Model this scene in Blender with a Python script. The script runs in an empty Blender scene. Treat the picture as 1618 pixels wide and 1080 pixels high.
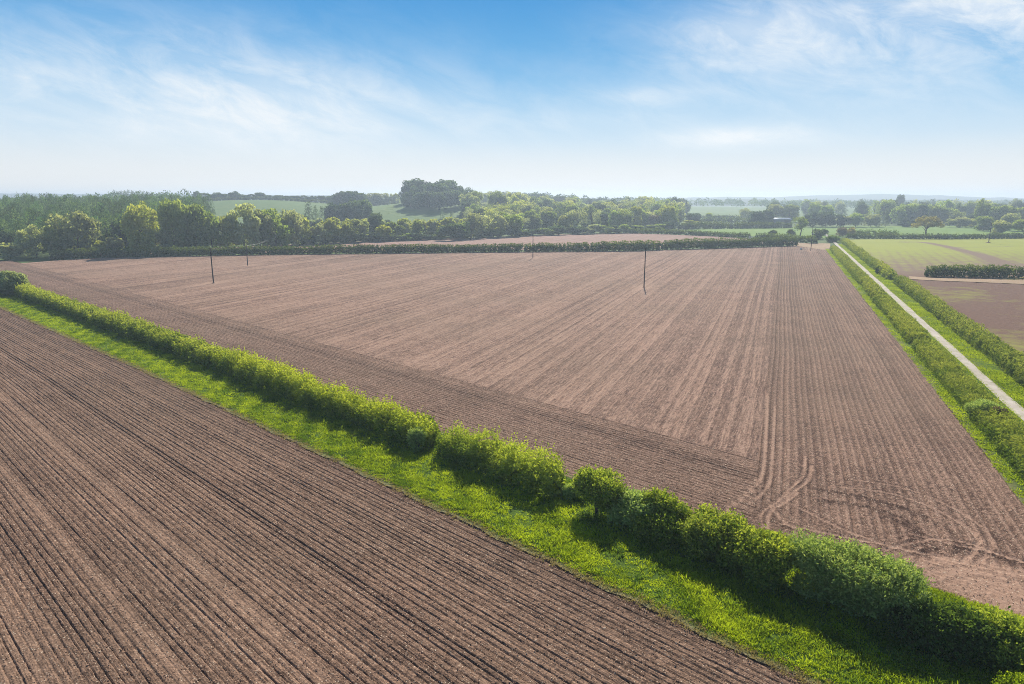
import bpy, math, random
import numpy as np
from mathutils import Vector

C = bpy.context.scene.collection
sc = bpy.context.scene
R = math.radians
rng = np.random.default_rng(7)
random.seed(7)

# ------------------------------------------------------------------ camera model (metres, camera 20 m above the fields)
F = 1079.0; HCAM = 20.0; VH = 311.0
PITCH = math.atan((540 - VH) / F)
CP, SP = math.cos(PITCH), math.sin(PITCH)
FH = F / CP                                     # horizontal focal length at the horizon


def G(u, v, z=0.0):
    """pixel of the photograph -> the point of the plane at height z"""
    x = (u - 809) / F; y = (540 - v) / F
    d = np.array([x, CP + y * SP, -SP + y * CP])
    t = (z - HCAM) / d[2]
    return np.array([d[0] * t, d[1] * t])


def D(u, dist):
    """the point at a given distance ahead in the direction of a picture column"""
    return np.array([(u - 809) / FH * dist, dist])


def vp(u):
    d = np.array([(u - 809) / F, CP + (540 - VH) / F * SP])
    return d / np.linalg.norm(d)


r1 = vp(1240); r2 = vp(-360)                    # direction of the rows / the lane, and of the near hedge
n1 = np.array([r1[1], -r1[0]]); n2 = np.array([r2[1], -r2[0]])


def A1(t, s): return n1 * t + r1 * s
def A2(t, s): return n2 * t + r2 * s


SUN_EL, SUN_AZ = 36.0, 9.0

# ------------------------------------------------------------------ mesh helpers
def mesh_np(name, v, f, mat=None, attrs=None, smooth=False, parent=None, link=True):
    v = np.asarray(v, np.float32); f = np.asarray(f, np.int32)
    me = bpy.data.meshes.new(name)
    me.vertices.add(len(v)); me.vertices.foreach_set('co', v.ravel())
    k = f.shape[1]
    me.loops.add(f.size); me.loops.foreach_set('vertex_index', f.ravel())
    me.polygons.add(len(f))
    me.polygons.foreach_set('loop_start', np.arange(0, f.size, k, dtype=np.int32))
    me.polygons.foreach_set('loop_total', np.full(len(f), k, np.int32))
    if smooth: me.polygons.foreach_set('use_smooth', np.ones(len(f), bool))
    me.update(calc_edges=True); me.validate()
    for an, av in (attrs or {}).items():
        a = me.attributes.new(an, 'FLOAT', 'POINT'); a.data.foreach_set('value', np.asarray(av, np.float32))
    if mat: me.materials.append(mat)
    if not link: return me
    o = bpy.data.objects.new(name, me); C.objects.link(o)
    if parent: o.parent = parent
    return o


def tag(o, label=None, cat=None, group=None, kind=None):
    if label: o['label'] = label
    if cat: o['category'] = cat
    if group: o['group'] = group
    if kind: o['kind'] = kind
    return o


def empty(name, loc=(0, 0, 0), rz=0.0):
    o = bpy.data.objects.new(name, None); C.objects.link(o)
    o.location = loc; o.rotation_euler = (0, 0, rz); o.empty_display_size = 0.5
    return o


def put(name, me, parent=None, mat=None):
    o = bpy.data.objects.new(name, me); C.objects.link(o)
    if parent: o.parent = parent
    if mat:
        o.material_slots[0].link = 'OBJECT'; o.material_slots[0].material = mat
    return o


def grid_faces(nu, nv):
    i = np.arange(nu - 1)[:, None]; j = np.arange(nv - 1)[None, :]
    a = i * nv + j
    return np.stack([a, a + nv, a + nv + 1, a + 1], -1).reshape(-1, 4)


def tubes(segs, sides=6):
    """segs: list of (p0, p1, r0, r1) -> tapered prisms in one vertex / quad list"""
    V, Fq = [], []
    for p0, p1, a, b in segs:
        p0 = np.array(p0, float); p1 = np.array(p1, float)
        d = p1 - p0; d /= np.linalg.norm(d) + 1e-9
        s = np.cross(d, [0, 0, 1.0] if abs(d[2]) < .9 else [1.0, 0, 0]); s /= np.linalg.norm(s)
        t = np.cross(d, s)
        o = len(V)
        for p, r in ((p0, a), (p1, b)):
            for k in range(sides):
                q = 2 * math.pi * k / sides
                V.append(p + r * (s * math.cos(q) + t * math.sin(q)))
        for k in range(sides):
            k2 = (k + 1) % sides
            Fq.append((o + k, o + k2, o + sides + k2, o + sides + k))
        V.append(p1); c = len(V) - 1
        for k in range(0, sides, 2):
            Fq.append((o + sides + k, o + sides + (k + 1) % sides, o + sides + (k + 2) % sides, c))
    return np.array(V), np.array(Fq)


def boxes(bs):
    V, Fq = [], []
    for (x0, x1, y0, y1, z0, z1) in bs:
        o = len(V)
        V += [(x0, y0, z0), (x1, y0, z0), (x1, y1, z0), (x0, y1, z0), (x0, y0, z1), (x1, y0, z1), (x1, y1, z1), (x0, y1, z1)]
        Fq += [tuple(o + k for k in q) for q in ((0, 3, 2, 1), (4, 5, 6, 7), (0, 1, 5, 4), (1, 2, 6, 5), (2, 3, 7, 6), (3, 0, 4, 7))]
    return np.array(V, float), np.array(Fq)


_ph = rng.uniform(0, 6.28, (5, 4)); _dr = rng.normal(size=(5, 4, 3))
def lump(p, freq=1.0, octv=3):
    p = np.asarray(p, float) * freq; out = np.zeros(len(p)); amp = 1.0; tot = 0
    for o in range(octv):
        s = np.zeros(len(p))
        for k in range(4): s += np.sin(p @ _dr[o, k] * (1.9 ** o) + _ph[o, k])
        out += amp * s / 2.2; tot += amp; amp *= .55
    return out / tot


def unit(a): return a / (np.linalg.norm(a, axis=-1, keepdims=True) + 1e-9)


def leaves(P, Dv, L, W, tint, droop=0.0):
    """diamond leaves: base point, direction, length, width -> verts, quads, attribute"""
    n = len(P)
    S = unit(np.cross(Dv, rng.normal(size=(n, 3))))
    N = np.cross(S, Dv)
    L = np.broadcast_to(L, n)[:, None]; W = np.broadcast_to(W, n)[:, None]
    mid = P + Dv * L * .45 + N * L * .08
    tip = P + Dv * L - N * L * .05 - np.array([0, 0, 1.0]) * L * droop
    v = np.stack([P, mid + S * W * .5, tip, mid - S * W * .5], 1).reshape(-1, 3)
    return v, np.arange(4 * n).reshape(-1, 4), np.repeat(tint, 4)


def shoots(P, N, L, W, length, nl, up=.6, spread=.45, tint=None):
    """leafy shoots growing from P outwards and up"""
    n = len(P)
    d = unit(N * .7 + np.array([0, 0, up]) + rng.normal(size=(n, 3)) * spread)
    length = np.broadcast_to(length, n) * rng.uniform(.5, 1.3, n)
    if tint is None: tint = rng.uniform(0, 1, n)
    Ps, Ds, Ts = [], [], []
    for k in range(nl):
        f = (k + rng.uniform(0, 1, n)) / nl
        Ps.append(P + d * (f * length)[:, None])
        Ds.append(unit(d * .5 + rng.normal(size=(n, 3)) * .75))
        Ts.append(np.clip(tint + rng.normal(size=n) * .12 + .15 * (f - .5), 0, 1))
    P2 = np.concatenate(Ps); D2 = np.concatenate(Ds); T2 = np.concatenate(Ts)
    m = len(P2)
    return leaves(P2, D2, L * rng.uniform(.7, 1.3, m), W * rng.uniform(.7, 1.3, m), T2)


def join(parts):
    V, Fq, T, o = [], [], [], 0
    for v, f, t in parts:
        V.append(v); Fq.append(f + o); T.append(t); o += len(v)
    return np.concatenate(V), np.concatenate(Fq), np.concatenate(T)


# ------------------------------------------------------------------ node helpers
class NT:
    def __init__(s, tree): s.t = tree; s.n = tree.nodes; s.l = tree.links
    def node(s, typ, **kw):
        nd = s.n.new(typ)
        for k, v in kw.items(): setattr(nd, k, v)
        return nd
    def inp(s, sock, v):
        if hasattr(v, 'is_output'): s.l.new(v, sock)
        elif isinstance(v, (tuple, list)) and len(v) == 3 and sock.type == 'RGBA': sock.default_value = (*v, 1)
        else: sock.default_value = v
    def m(s, op, a, b=None, c=None, clamp=False):
        nd = s.node('ShaderNodeMath', operation=op); nd.use_clamp = clamp
        for i, x in enumerate((a, b, c)):
            if x is not None: s.inp(nd.inputs[i], x)
        return nd.outputs[0]
    def mix(s, f, a, b, bt='MIX'):
        nd = s.node('ShaderNodeMix', data_type='RGBA', blend_type=bt)
        s.inp(nd.inputs[0], f); s.inp(nd.inputs[6], a); s.inp(nd.inputs[7], b)
        return nd.outputs[2]
    def noise(s, vec, scale, detail=4, rough=.55, out=0, dist=0.0):
        nd = s.node('ShaderNodeTexNoise'); nd.inputs['Scale'].default_value = scale
        nd.inputs['Detail'].default_value = detail; nd.inputs['Roughness'].default_value = rough
        nd.inputs['Distortion'].default_value = dist
        if vec is not None: s.l.new(vec, nd.inputs['Vector'])
        return nd.outputs[out]
    def rng(s, v, a, b, c=0.0, d=1.0, smooth=False):
        nd = s.node('ShaderNodeMapRange'); nd.clamp = True
        if smooth: nd.interpolation_type = 'SMOOTHSTEP'
        s.inp(nd.inputs[0], v)
        for i, x in enumerate((a, b, c, d)): nd.inputs[i + 1].default_value = x
        return nd.outputs[0]
    def attr(s, name):
        nd = s.node('ShaderNodeAttribute', attribute_name=name); return nd.outputs['Fac']
    def pos(s):
        return s.node('ShaderNodeNewGeometry').outputs['Position']
    def bump(s, h, strength, dist):
        nd = s.node('ShaderNodeBump'); nd.inputs['Strength'].default_value = strength; nd.inputs['Distance'].default_value = dist
        s.l.new(h, nd.inputs['Height']); return nd.outputs[0]


def newmat(name):
    m = bpy.data.materials.new(name); m.use_nodes = True
    nt = NT(m.node_tree); m.node_tree.nodes.clear()
    out = nt.node('ShaderNodeOutputMaterial')
    return m, nt, out


def principled(nt, out, col, rough=.9, normal=None, spec=.2):
    b = nt.node('ShaderNodeBsdfPrincipled')
    nt.inp(b.inputs['Base Color'], col); nt.inp(b.inputs['Roughness'], rough)
    b.inputs['Specular IOR Level'].default_value = spec
    if normal is not None: nt.l.new(normal, b.inputs['Normal'])
    nt.l.new(b.outputs[0], out.inputs['Surface']); return b


def plain(name, col, rough=.8, var=.25, scale=6.0):
    m, nt, out = newmat(name)
    n = nt.noise(nt.pos(), scale, 5, .6)
    c = nt.mix(nt.rng(n, .3, .7), tuple(x * (1 - var) for x in col), tuple(min(1, x * (1 + var)) for x in col))
    principled(nt, out, c, rough, nt.bump(n, .3, .02)); return m


def foliage(name, ca, cb, trans=.5, tcol=1.0, objvar=.35):
    """leaf: reflects and lets light through; tint attribute picks between two leaf colours, each plant a little different"""
    m, nt, out = newmat(name)
    t = nt.attr('tint')
    oi = nt.node('ShaderNodeObjectInfo').outputs['Random']
    c = nt.mix(t, ca, cb)
    v = nt.rng(oi, 0, 1, 1 - objvar, 1 + objvar)
    hs = nt.node('ShaderNodeHueSaturation'); nt.inp(hs.inputs['Value'], v)
    h2 = nt.m('FRACT', nt.m('MULTIPLY', oi, 7.31))
    nt.inp(hs.inputs['Hue'], nt.rng(h2, 0, 1, .5 - .035 * objvar, .5 + .03 * objvar))
    nt.inp(hs.inputs['Saturation'], nt.rng(nt.m('FRACT', nt.m('MULTIPLY', oi, 13.7)), 0, 1, 1 - .5 * objvar, 1 + .15 * objvar))
    nt.l.new(c, hs.inputs['Color'])
    col = hs.outputs[0]
    d = nt.node('ShaderNodeBsdfDiffuse'); nt.l.new(col, d.inputs[0])
    tr = nt.node('ShaderNodeBsdfTranslucent')
    nt.l.new(nt.mix(1.0, col, (1.0 * tcol, 1.0 * tcol, .45 * tcol), 'MULTIPLY'), tr.inputs[0])
    mx = nt.node('ShaderNodeMixShader'); mx.inputs[0].default_value = trans
    nt.l.new(d.outputs[0], mx.inputs[1]); nt.l.new(tr.outputs[0], mx.inputs[2])
    nt.l.new(mx.outputs[0], out.inputs['Surface'])
    return m


def soil(name, dark, dry, clod=.5):
    m, nt, out = newmat(name)
    p = nt.pos()
    tone = nt.attr('tone')
    na = nt.noise(p, .12, 5, .6); nb = nt.noise(p, 2.2, 6, .7); nc = nt.noise(p, 14.0, 4, .7)
    f = nt.m('ADD', tone, nt.m('MULTIPLY', nt.m('SUBTRACT', na, .5), .6))
    f = nt.m('ADD', f, nt.m('MULTIPLY', nt.m('SUBTRACT', nb, .5), .8))
    f = nt.m('ADD', f, nt.m('MULTIPLY', nt.m('SUBTRACT', nc, .5), 1.3))
    # crumb structure: every clod its own dryness
    def cells(scale):
        vo = nt.node('ShaderNodeTexVoronoi'); vo.inputs['Scale'].default_value = scale; nt.l.new(p, vo.inputs['Vector'])
        pk = nt.node('ShaderNodeSeparateColor'); nt.l.new(vo.outputs['Color'], pk.inputs[0])
        return vo.outputs['Distance'], pk.outputs[0], pk.outputs[1]
    d1, a1, b1 = cells(13.0); d2, a2, b2 = cells(4.5)
    f = nt.m('ADD', f, nt.m('MULTIPLY', nt.m('SUBTRACT', a1, .5), .55))
    f = nt.m('ADD', f, nt.m('MULTIPLY', nt.m('SUBTRACT', a2, .5), .28), clamp=True)
    c = nt.mix(f, dark, dry)
    # pale stones and bits of straw
    sp = nt.m('MULTIPLY', nt.rng(b1, .90, .93), nt.rng(d1, .2, .45, clod, 0))
    sp2 = nt.m('MULTIPLY', nt.rng(b2, .88, .91), nt.rng(d2, .10, .25, clod, 0))
    c = nt.mix(sp, c, (.66, .54, .40)); c = nt.mix(sp2, c, (.60, .47, .34))
    hue = nt.noise(p, .035, 3, .5)
    c = nt.mix(nt.m('MULTIPLY', nt.rng(hue, .4, .65), .25), c, (.21, .15, .10))
    hh = nt.m('ADD', nt.m('MULTIPLY', nb, .6), nt.m('MULTIPLY', nc, .5))
    hh = nt.m('ADD', hh, nt.m('MULTIPLY', a1, .22))
    hh = nt.m('ADD', hh, nt.m('MULTIPLY', nt.m('MULTIPLY', a2, nt.rng(d2, 0, .5, 1, 0)), .4))
    principled(nt, out, c, .95, nt.bump(hh, .9, .07), .1)
    return m


def grassmat(name, ca, cb, cc, scale=1.0, attr=False):
    m, nt, out = newmat(name)
    p = nt.pos()
    a = nt.noise(p, .05 * scale, 5, .6); b = nt.noise(p, .9 * scale, 6, .65)
    c = nt.mix(nt.rng(a, .35, .65), ca, cb)
    c = nt.mix(nt.rng(b, .35, .7), c, cc)
    if attr: c = nt.mix(nt.attr('dry'), c, (.34, .27, .15))
    principled(nt, out, c, .9, nt.bump(nt.noise(p, 5 * scale, 6, .7), 1.0, .25), .1)
    return m


SOIL_D, SOIL_L = (.08, .044, .031), (.43, .268, .186)
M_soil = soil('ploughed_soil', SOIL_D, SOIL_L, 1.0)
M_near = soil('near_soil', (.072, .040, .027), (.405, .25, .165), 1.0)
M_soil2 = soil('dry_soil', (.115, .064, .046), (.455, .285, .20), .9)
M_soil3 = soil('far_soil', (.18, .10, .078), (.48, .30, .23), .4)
M_grass = grassmat('verge_grass', (.10, .18, .02), (.16, .24, .025), (.07, .13, .015), 1.0, True)
M_ground = grassmat('pasture', (.10, .15, .04), (.14, .18, .055), (.08, .12, .035), .3)
M_meadow = grassmat('bright_meadow', (.16, .27, .04), (.22, .31, .05), (.14, .23, .04), .5)
M_hill = grassmat('hill_pasture', (.13, .20, .05), (.19, .25, .065), (.10, .17, .045), .3)
M_bark = plain('bark', (.10, .08, .06), .95, .35, 8)
M_pole = plain('creosoted_wood', (.045, .035, .032), .8, .3, 5)
M_metal = plain('grey_metal', (.25, .26, .27), .5, .1, 5)
M_palepole = plain('weathered_pale_wood', (.5, .5, .46), .8, .15, 5)
M_white = plain('white_paint', (.8, .8, .78), .6, .06, 3)
M_porcelain = plain('insulator_glaze', (.12, .07, .05), .3, .1, 3)
M_sheet = plain('pale_roof_sheet', (.36, .40, .43), .5, .1, 1)
M_barnwall = plain('dark_barn_cladding', (.13, .15, .17), .8, .2, 1)
M_tan = soil('tan_track_soil', (.30, .20, .115), (.50, .35, .22), .3)

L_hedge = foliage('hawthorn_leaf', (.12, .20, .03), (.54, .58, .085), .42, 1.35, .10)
L_hedge2 = foliage('lane_hedge_leaf', (.14, .21, .035), (.43, .45, .095), .40, 1.2, .10)
L_far = foliage('far_hedge_leaf', (.045, .085, .025), (.22, .27, .045), .32, 1.1, .12)
L_pale = foliage('pale_shrub_leaf', (.20, .31, .08), (.58, .66, .24), .42, 1.3, .1)
L_dark = foliage('dark_shrub_leaf', (.065, .12, .028), (.19, .27, .05), .45, 1.25, .15)
L_blossom = foliage('blossom', (.35, .38, .28), (.7, .7, .6), .4, 1.1, .1)
L_flower = foliage('flowering_leaf', (.26, .33, .14), (.66, .69, .40), .4, 1.2, .05)
L_russet = foliage('russet_leaf', (.13, .09, .06), (.24, .19, .12), .4, 1.1, .1)
L_grass = foliage('grass_blade', (.10, .18, .014), (.46, .53, .035), .55, 1.35, .05)
L_dry = foliage('dry_grass_blade', (.32, .25, .13), (.48, .40, .22), .4, 1.1, .05)
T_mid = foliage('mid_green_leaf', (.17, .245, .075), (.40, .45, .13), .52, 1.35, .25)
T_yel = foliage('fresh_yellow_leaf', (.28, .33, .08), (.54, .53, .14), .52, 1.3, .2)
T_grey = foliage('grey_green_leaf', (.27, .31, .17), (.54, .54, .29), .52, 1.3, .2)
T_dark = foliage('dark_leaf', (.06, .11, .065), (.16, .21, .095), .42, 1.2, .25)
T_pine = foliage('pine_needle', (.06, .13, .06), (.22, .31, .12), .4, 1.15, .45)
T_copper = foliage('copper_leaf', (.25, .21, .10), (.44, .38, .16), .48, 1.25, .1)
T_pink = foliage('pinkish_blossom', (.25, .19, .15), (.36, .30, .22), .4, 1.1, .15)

# ------------------------------------------------------------------ terrain
HILLS = [(-236, 640, 16.5, 92, 75), (-60, 565, 14.5, 48, 55), (-10, 850, 15, 120, 110), (-450, 820, 9, 150, 120), (120, 1150, 6, 260, 150)]


def Z(x, y):
    x = np.asarray(x, float); y = np.asarray(y, float)
    z = np.zeros(np.broadcast(x, y).shape)
    for cx, cy, h, sx, sy in HILLS: z = np.maximum(z, 0) + h * np.exp(-.5 * ((x - cx) / sx) ** 2 - .5 * ((y - cy) / sy) ** 2)
    return z - .35


def gz(p): return max(0.0, float(Z(p[0], p[1])))


tag(mesh_np('ground', [(-3300, -350, -.2), (3300, -350, -.2), (3300, 3150, -.2), (-3300, 3150, -.2)], [(0, 1, 2, 3)], M_ground), kind='structure')

xs = np.arange(-1000, 700, 9.0); ys = np.arange(400, 1500, 9.0)
X, Y = np.meshgrid(xs, ys, indexing='ij')
tag(mesh_np('hill', np.stack([X, Y, Z(X, Y)], -1).reshape(-1, 3), grid_faces(len(xs), len(ys)), M_hill, smooth=True), kind='structure')


def far_ridge(name, prof, dist, depth, mat):
    us = np.linspace(prof[0][0], prof[-1][0], 260)
    vs = np.interp(us, [p[0] for p in prof], [p[1] for p in prof])
    vs = vs + .5 * np.sin(us * .021) + .35 * np.sin(us * .057 + 1) + .3 * np.sin(us * .13) + rng.normal(size=len(us)) * .12
    zt = HCAM + (VH - vs) / FH * dist
    V = []
    for k, w in enumerate(np.linspace(0, 1, 13)):
        d = dist - depth * .5 + depth * w
        prof_z = zt * math.sin(math.pi * w) ** .8
        pts = np.stack([(us - 809) / FH * d, np.full(len(us), d), prof_z - .4], -1); V.append(pts)
    V = np.stack(V, 1).reshape(-1, 3)
    tag(mesh_np(name, V, grid_faces(len(us), 13), mat, smooth=True), kind='structure')


M_farhill = grassmat('far_hill_cover', (.05, .075, .035), (.11, .14, .05), (.035, .055, .03), .06)
far_ridge('far_hills', [(-700, 306), (0, 304.5), (160, 306), (330, 306), (520, 309), (760, 312), (990, 315), (1060, 312), (1230, 310.5), (1300, 307.5), (1400, 306.5), (1480, 308.5), (1618, 312), (2300, 309)], 2600, 700, M_farhill)
far_ridge('low_hills', [(-700, 312), (0, 311), (300, 312), (600, 315), (1000, 318), (1200, 314), (1350, 316), (1450, 315), (1618, 315), (2300, 313)], 1750, 300, M_farhill)

# ------------------------------------------------------------------ ploughed fields: real furrows
POLES = [(336, 447), (391, 419), (842, 407), (1018, 453), (1281, 396)]
PP = [G(*p) for p in POLES]


def rowrand(idx, seed, lo, hi):
    r = np.random.default_rng(seed).uniform(lo, hi, 4000)
    return r[np.mod(idx.astype(int) + 2000, 4000)]


def furrows(t, spacing, seed, depth, width=.14, fine=.012, dlo=.35):
    q = t / spacing; idx = np.floor(q); fr = q - idx
    dep = rowrand(idx, seed, dlo, 1.0) * depth
    c = .5 + rowrand(idx, seed + 1, -.1, .1)
    h = -dep * np.exp(-((fr - c) / width) ** 2) + fine * np.cos(fr * 2 * math.pi * 3 + idx)
    band = rowrand(np.floor(idx / 6), seed + 2, -1, 1)
    tone = rowrand(idx, seed + 3, -1, 1) * .10 + band * .035
    return h, tone, fr, idx


def pole_patch(xy):
    """unploughed pale islands and drawn-out streaks at the feet of the poles"""
    o = np.zeros(xy.shape[:-1])
    for p in PP:
        d = xy - p; a = d @ r1; b = d @ n1
        o = np.maximum(o, np.exp(-(a / 7.0) ** 2 - (b / 1.3) ** 2) * .5 + .0)
        o = np.maximum(o, np.exp(-(a / 2.5) ** 2 - (b / 2.0) ** 2) * .6)
    return o


def polyd(xy, line):
    best = np.full(xy.shape[:-1], 1e9)
    for a, b in zip(line[:-1], line[1:]):
        a = np.array(a); b = np.array(b); ab = b - a
        w = np.clip(((xy - a) @ ab) / (ab @ ab), 0, 1)
        best = np.minimum(best, np.linalg.norm(xy - (a + w[..., None] * ab), axis=-1))
    return best


def catmull(pts, n=6):
    P = [np.array(p, float) for p in pts]; P = [P[0]] + P + [P[-1]]; out = []
    for i in range(1, len(P) - 2):
        for k in range(n):
            t = k / n
            out.append(.5 * (2 * P[i] + (P[i + 1] - P[i - 1]) * t + (2 * P[i - 1] - 5 * P[i] + 4 * P[i + 1] - P[i + 2]) * t * t + (3 * P[i] - P[i - 1] - 3 * P[i + 1] + P[i + 2]) * t ** 3))
    out.append(P[-2]); return out


TRACKS = [
    ([(1212, 620), (1210, 680), (1207, 735), (1197, 762), (1173, 785), (1152, 802), (1147, 814), (1153, 832)], 0.17, 1),
    ([(1224, 640), (1221, 700), (1218, 750), (1206, 775), (1186, 793), (1168, 806), (1164, 818), (1170, 838)], 0.15, .7),
    ([(1282, 735), (1277, 757), (1258, 772), (1234, 790), (1217, 808), (1212, 825), (1216, 850)], 0.16, 1),
    ([(1272, 720), (1268, 750), (1246, 773), (1222, 795), (1203, 810), (1205, 832)], 0.14, .8),
    ([(1290, 772), (1330, 779), (1375, 788), (1436, 806), (1482, 827), (1510, 846), (1517, 862), (1503, 878), (1460, 876)], 0.17, -1),
    ([(1296, 790), (1366, 800), (1412, 813), (1447, 835), (1447, 850), (1426, 866), (1390, 868)], 0.17, -1),
    ([(1262, 800), (1285, 812), (1323, 831), (1373, 850), (1420, 866), (1490, 878), (1540, 890)], 0.17, .7),
    ([(1216, 795), (1238, 822), (1275, 842), (1330, 858), (1400, 880), (1460, 898)], 0.16, .7),
    ([(1440, 842), (1513, 860), (1568, 872), (1618, 886), (1660, 897)], 0.17, .9),
    ([(1330, 768), (1400, 777), (1470, 799), (1530, 834), (1546, 860), (1522, 886)], .17, .8),
    ([(1345, 756), (1420, 768), (1490, 793), (1550, 830), (1567, 860), (1545, 890)], .17, .7),
    ([(1235, 826), (1330, 846), (1420, 864), (1500, 884), (1618, 908), (1680, 918)], .17, .9),
    ([(1390, 812), (1440, 834), (1470, 860), (1448, 884)], .16, -.9),
    ([(1396, 868), (1470, 851), (1530, 857), (1600, 882), (1680, 900)], .17, .9),
    ([(1400, 890), (1480, 868), (1550, 872), (1640, 905)], .17, -.8),
    ([(1440, 905), (1520, 895), (1600, 915), (1680, 930)], .18, -.9),
    ([(1470, 925), (1550, 912), (1640, 940)], .18, -.9),
    ([(1228, 800), (1245, 788), (1258, 778)], 0.17, 1),
    ([(1190, 600), (1196, 520), (1207, 450)], 0.16, .5),
]
TRK = [(catmull([G(*p) for p in pts]), w, k) for pts, w, k in TRACKS]
PALE = [(G(1570, 930), 4.5, 2.2), (G(1480, 905), 3.0, 1.0), (G(1640, 960), 4, 3), (G(1510, 890), 4, .8)]


def tracks(xy, h, tone):
    near = (xy[..., 1] < 120) & (xy[..., 0] > 5)
    s = xy[near]; hh = h[near]; tt = tone[near]
    for line, w, k in TRK:
        d = polyd(s, line)
        e = np.exp(-(d / w) ** 4); berm = np.exp(-((d - w * 1.4) / .12) ** 2)
        hh = hh * (1 - .75 * e) - .055 * e + .03 * berm
        tt = tt + (.5 * k if k > 0 else .3 * k) * e - .18 * abs(k) * berm
    for c, a, b in PALE:
        q = s - c; x = q @ np.array([.95, -.3]); y = q @ np.array([.3, .95])
        e = np.exp(-(x / a) ** 2 - (y / b) ** 2)
        tt = tt + (.42 + .10 * lump(np.concatenate([s, 0 * s[:, :1]], 1), 1.7, 3)) * e; hh = hh * (1 - .35 * e) + .02 * e * rng.normal(size=len(e))
    h[near] = hh; tone[near] = tt
    return h, tone


def sheet(name, xy, h, tone, mat):
    nu, nv = h.shape
    V = np.concatenate([xy, h[..., None]], -1).reshape(-1, 3)
    return tag(mesh_np(name, V, grid_faces(nu, nv), mat, {'tone': tone.ravel()}, smooth=True), kind='structure')


def bendA(s): return np.where(s > 90, -.016 * (s - 90), 0.0)


# near field (lower left)
t = np.arange(-8, 27.0, .037); s = np.concatenate([np.arange(0, 75, .28), np.arange(75, 215, .9)])
Tt, Ss = np.meshgrid(t, s, indexing='ij')
wob = .03 * np.sin(Ss * .11 + 1) + .05 * np.sin(Ss * .031) + .006 * np.sin(Ss * .9 + Tt * 3)
h, tone, fr, idx = furrows(Tt + wob, .365, 11, .080, .12, .012, .62)
h += rng.normal(size=h.shape) * .009
tone = tone * 1.5 + .42 + .07 * np.sin(Tt * .55 + .4) + rng.normal(size=h.shape) * .11
for tc, w, dt in ((8.9, .35, .16), (13.2, .28, .12), (4.9, .3, .10)):          # pale wheelings
    e = np.exp(-((Tt + wob - tc) / w) ** 2); tone += dt * e; h *= 1 - .55 * e
tone -= .14 * np.exp(-((Tt - 26.6) / .5) ** 2)                    # freshly turned dark last furrow
h -= .07 * np.exp(-((Tt - 26.7) / .25) ** 2)
xy = Tt[..., None] * n2 + Ss[..., None] * r2 + (bendA(Ss) * (Tt / 27.0))[..., None] * n2
sheet('near_field', xy, h, tone, M_near)

# main field: headland along the near hedge
t = np.arange(36.0, 50.3, .05); nt_ = len(t)
s0 = (-.3 - t * (n1 @ n2)) / (n1 @ r2)
w = np.concatenate([np.linspace(0, .3, 220), np.linspace(.3, 1, 260)[1:]])
Ss = s0[:, None] + (268 - s0[:, None]) * w[None, :]
Tt = np.broadcast_to(t[:, None], Ss.shape)
wob = .09 * np.sin(Ss * .09) + .05 * np.sin(Ss * .04 + 2)
h, tone, fr, idx = furrows(Tt + wob, .42, 31, .075, .13, .010)
h = h - .16 * np.clip((Tt - 49.6) / .2, 0, 1)
h += rng.normal(size=h.shape) * .009
tone = tone * .9 + .42 + .12 * np.clip((Tt - 47.9 + .5 * np.sin(Ss * 1.3) + .5 * np.sin(Ss * .37)) / 1.2, 0, 1) + rng.normal(size=h.shape) * .12
for tc, w_, dt in ((44.2, .3, -.07), (43.1, .3, -.05), (40.3, .3, -.06), (47.6, .5, .1), (38.2, .5, .08)):
    tone += dt * np.exp(-((Tt + wob - tc) / w_) ** 2)
xy = Tt[..., None] * n2 + Ss[..., None] * r2 + (bendA(Ss) * .8 * np.clip((49 - Tt) / 13, 0, 1))[..., None] * n2
tone += pole_patch(xy) * .3
h, tone = tracks(xy, h, tone)
sheet('field_headland', xy, h, tone, M_soil)

# main field: the broad dry block, rows running away towards the far hedge
HEDGE_PX = [(-90, 422), (0, 418.5), (74, 411.5), (160, 407), (400, 402.5), (700, 399), (1000, 396), (1258, 388), (1290, 387)]
HP = np.array([G(*p) for p in HEDGE_PX])
h_t1 = HP @ n1; h_s1 = HP @ r1
t = np.arange(-262, -.25, .085)
s0 = (49.45 - t * (n1 @ n2)) / (r1 @ n2)
s1 = np.interp(t, h_t1, h_s1) + 1.6
w = np.linspace(0, 1, 190) ** 1.25
Ss = s0[:, None] + np.maximum(s1 - s0, .05)[:, None] * w[None, :]
Tt = np.broadcast_to(t[:, None], Ss.shape)
wob = .12 * np.sin(Ss * .05 + Tt * .02) + .06 * np.sin(Ss * .021)
h, tone, fr, idx = furrows(Tt + wob, .56, 51, .085, .2, .012)
bi = np.floor(idx / 5)
h += rng.normal(size=h.shape) * .008
sel = rowrand(idx, 61, 0, 1)
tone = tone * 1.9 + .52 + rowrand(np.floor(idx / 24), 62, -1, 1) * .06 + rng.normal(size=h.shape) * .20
tone -= np.where(sel > .62, .17, 0) * (.6 + .4 * np.sin(Ss * .06 + bi))
tone += np.exp(-((Tt + .25) / .35) ** 2) * .1
tone -= np.exp(-((Tt + 1.0) / .5) ** 2) * .2
tone += .10 * np.sin(Ss * .055 + .5 * np.sin(Tt * .05)) * np.clip((-Tt - 50) / 90, 0, 1)      # faint contour bands far left
edge = (Tt * (n1 @ n2) + Ss * (r1 @ n2)) - 49.45
tone += .12 * np.exp(-(edge / 2.5) ** 2) * rowrand(idx, 66, -.2, 1) - .16 * np.clip(1 - edge / (.9 + rowrand(idx, 67, 0, 1.6)), 0, 1)
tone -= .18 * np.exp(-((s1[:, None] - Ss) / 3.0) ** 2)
xy = Tt[..., None] * n1 + Ss[..., None] * r1
tone += pole_patch(xy)
h, tone = tracks(xy, h, tone)
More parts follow.
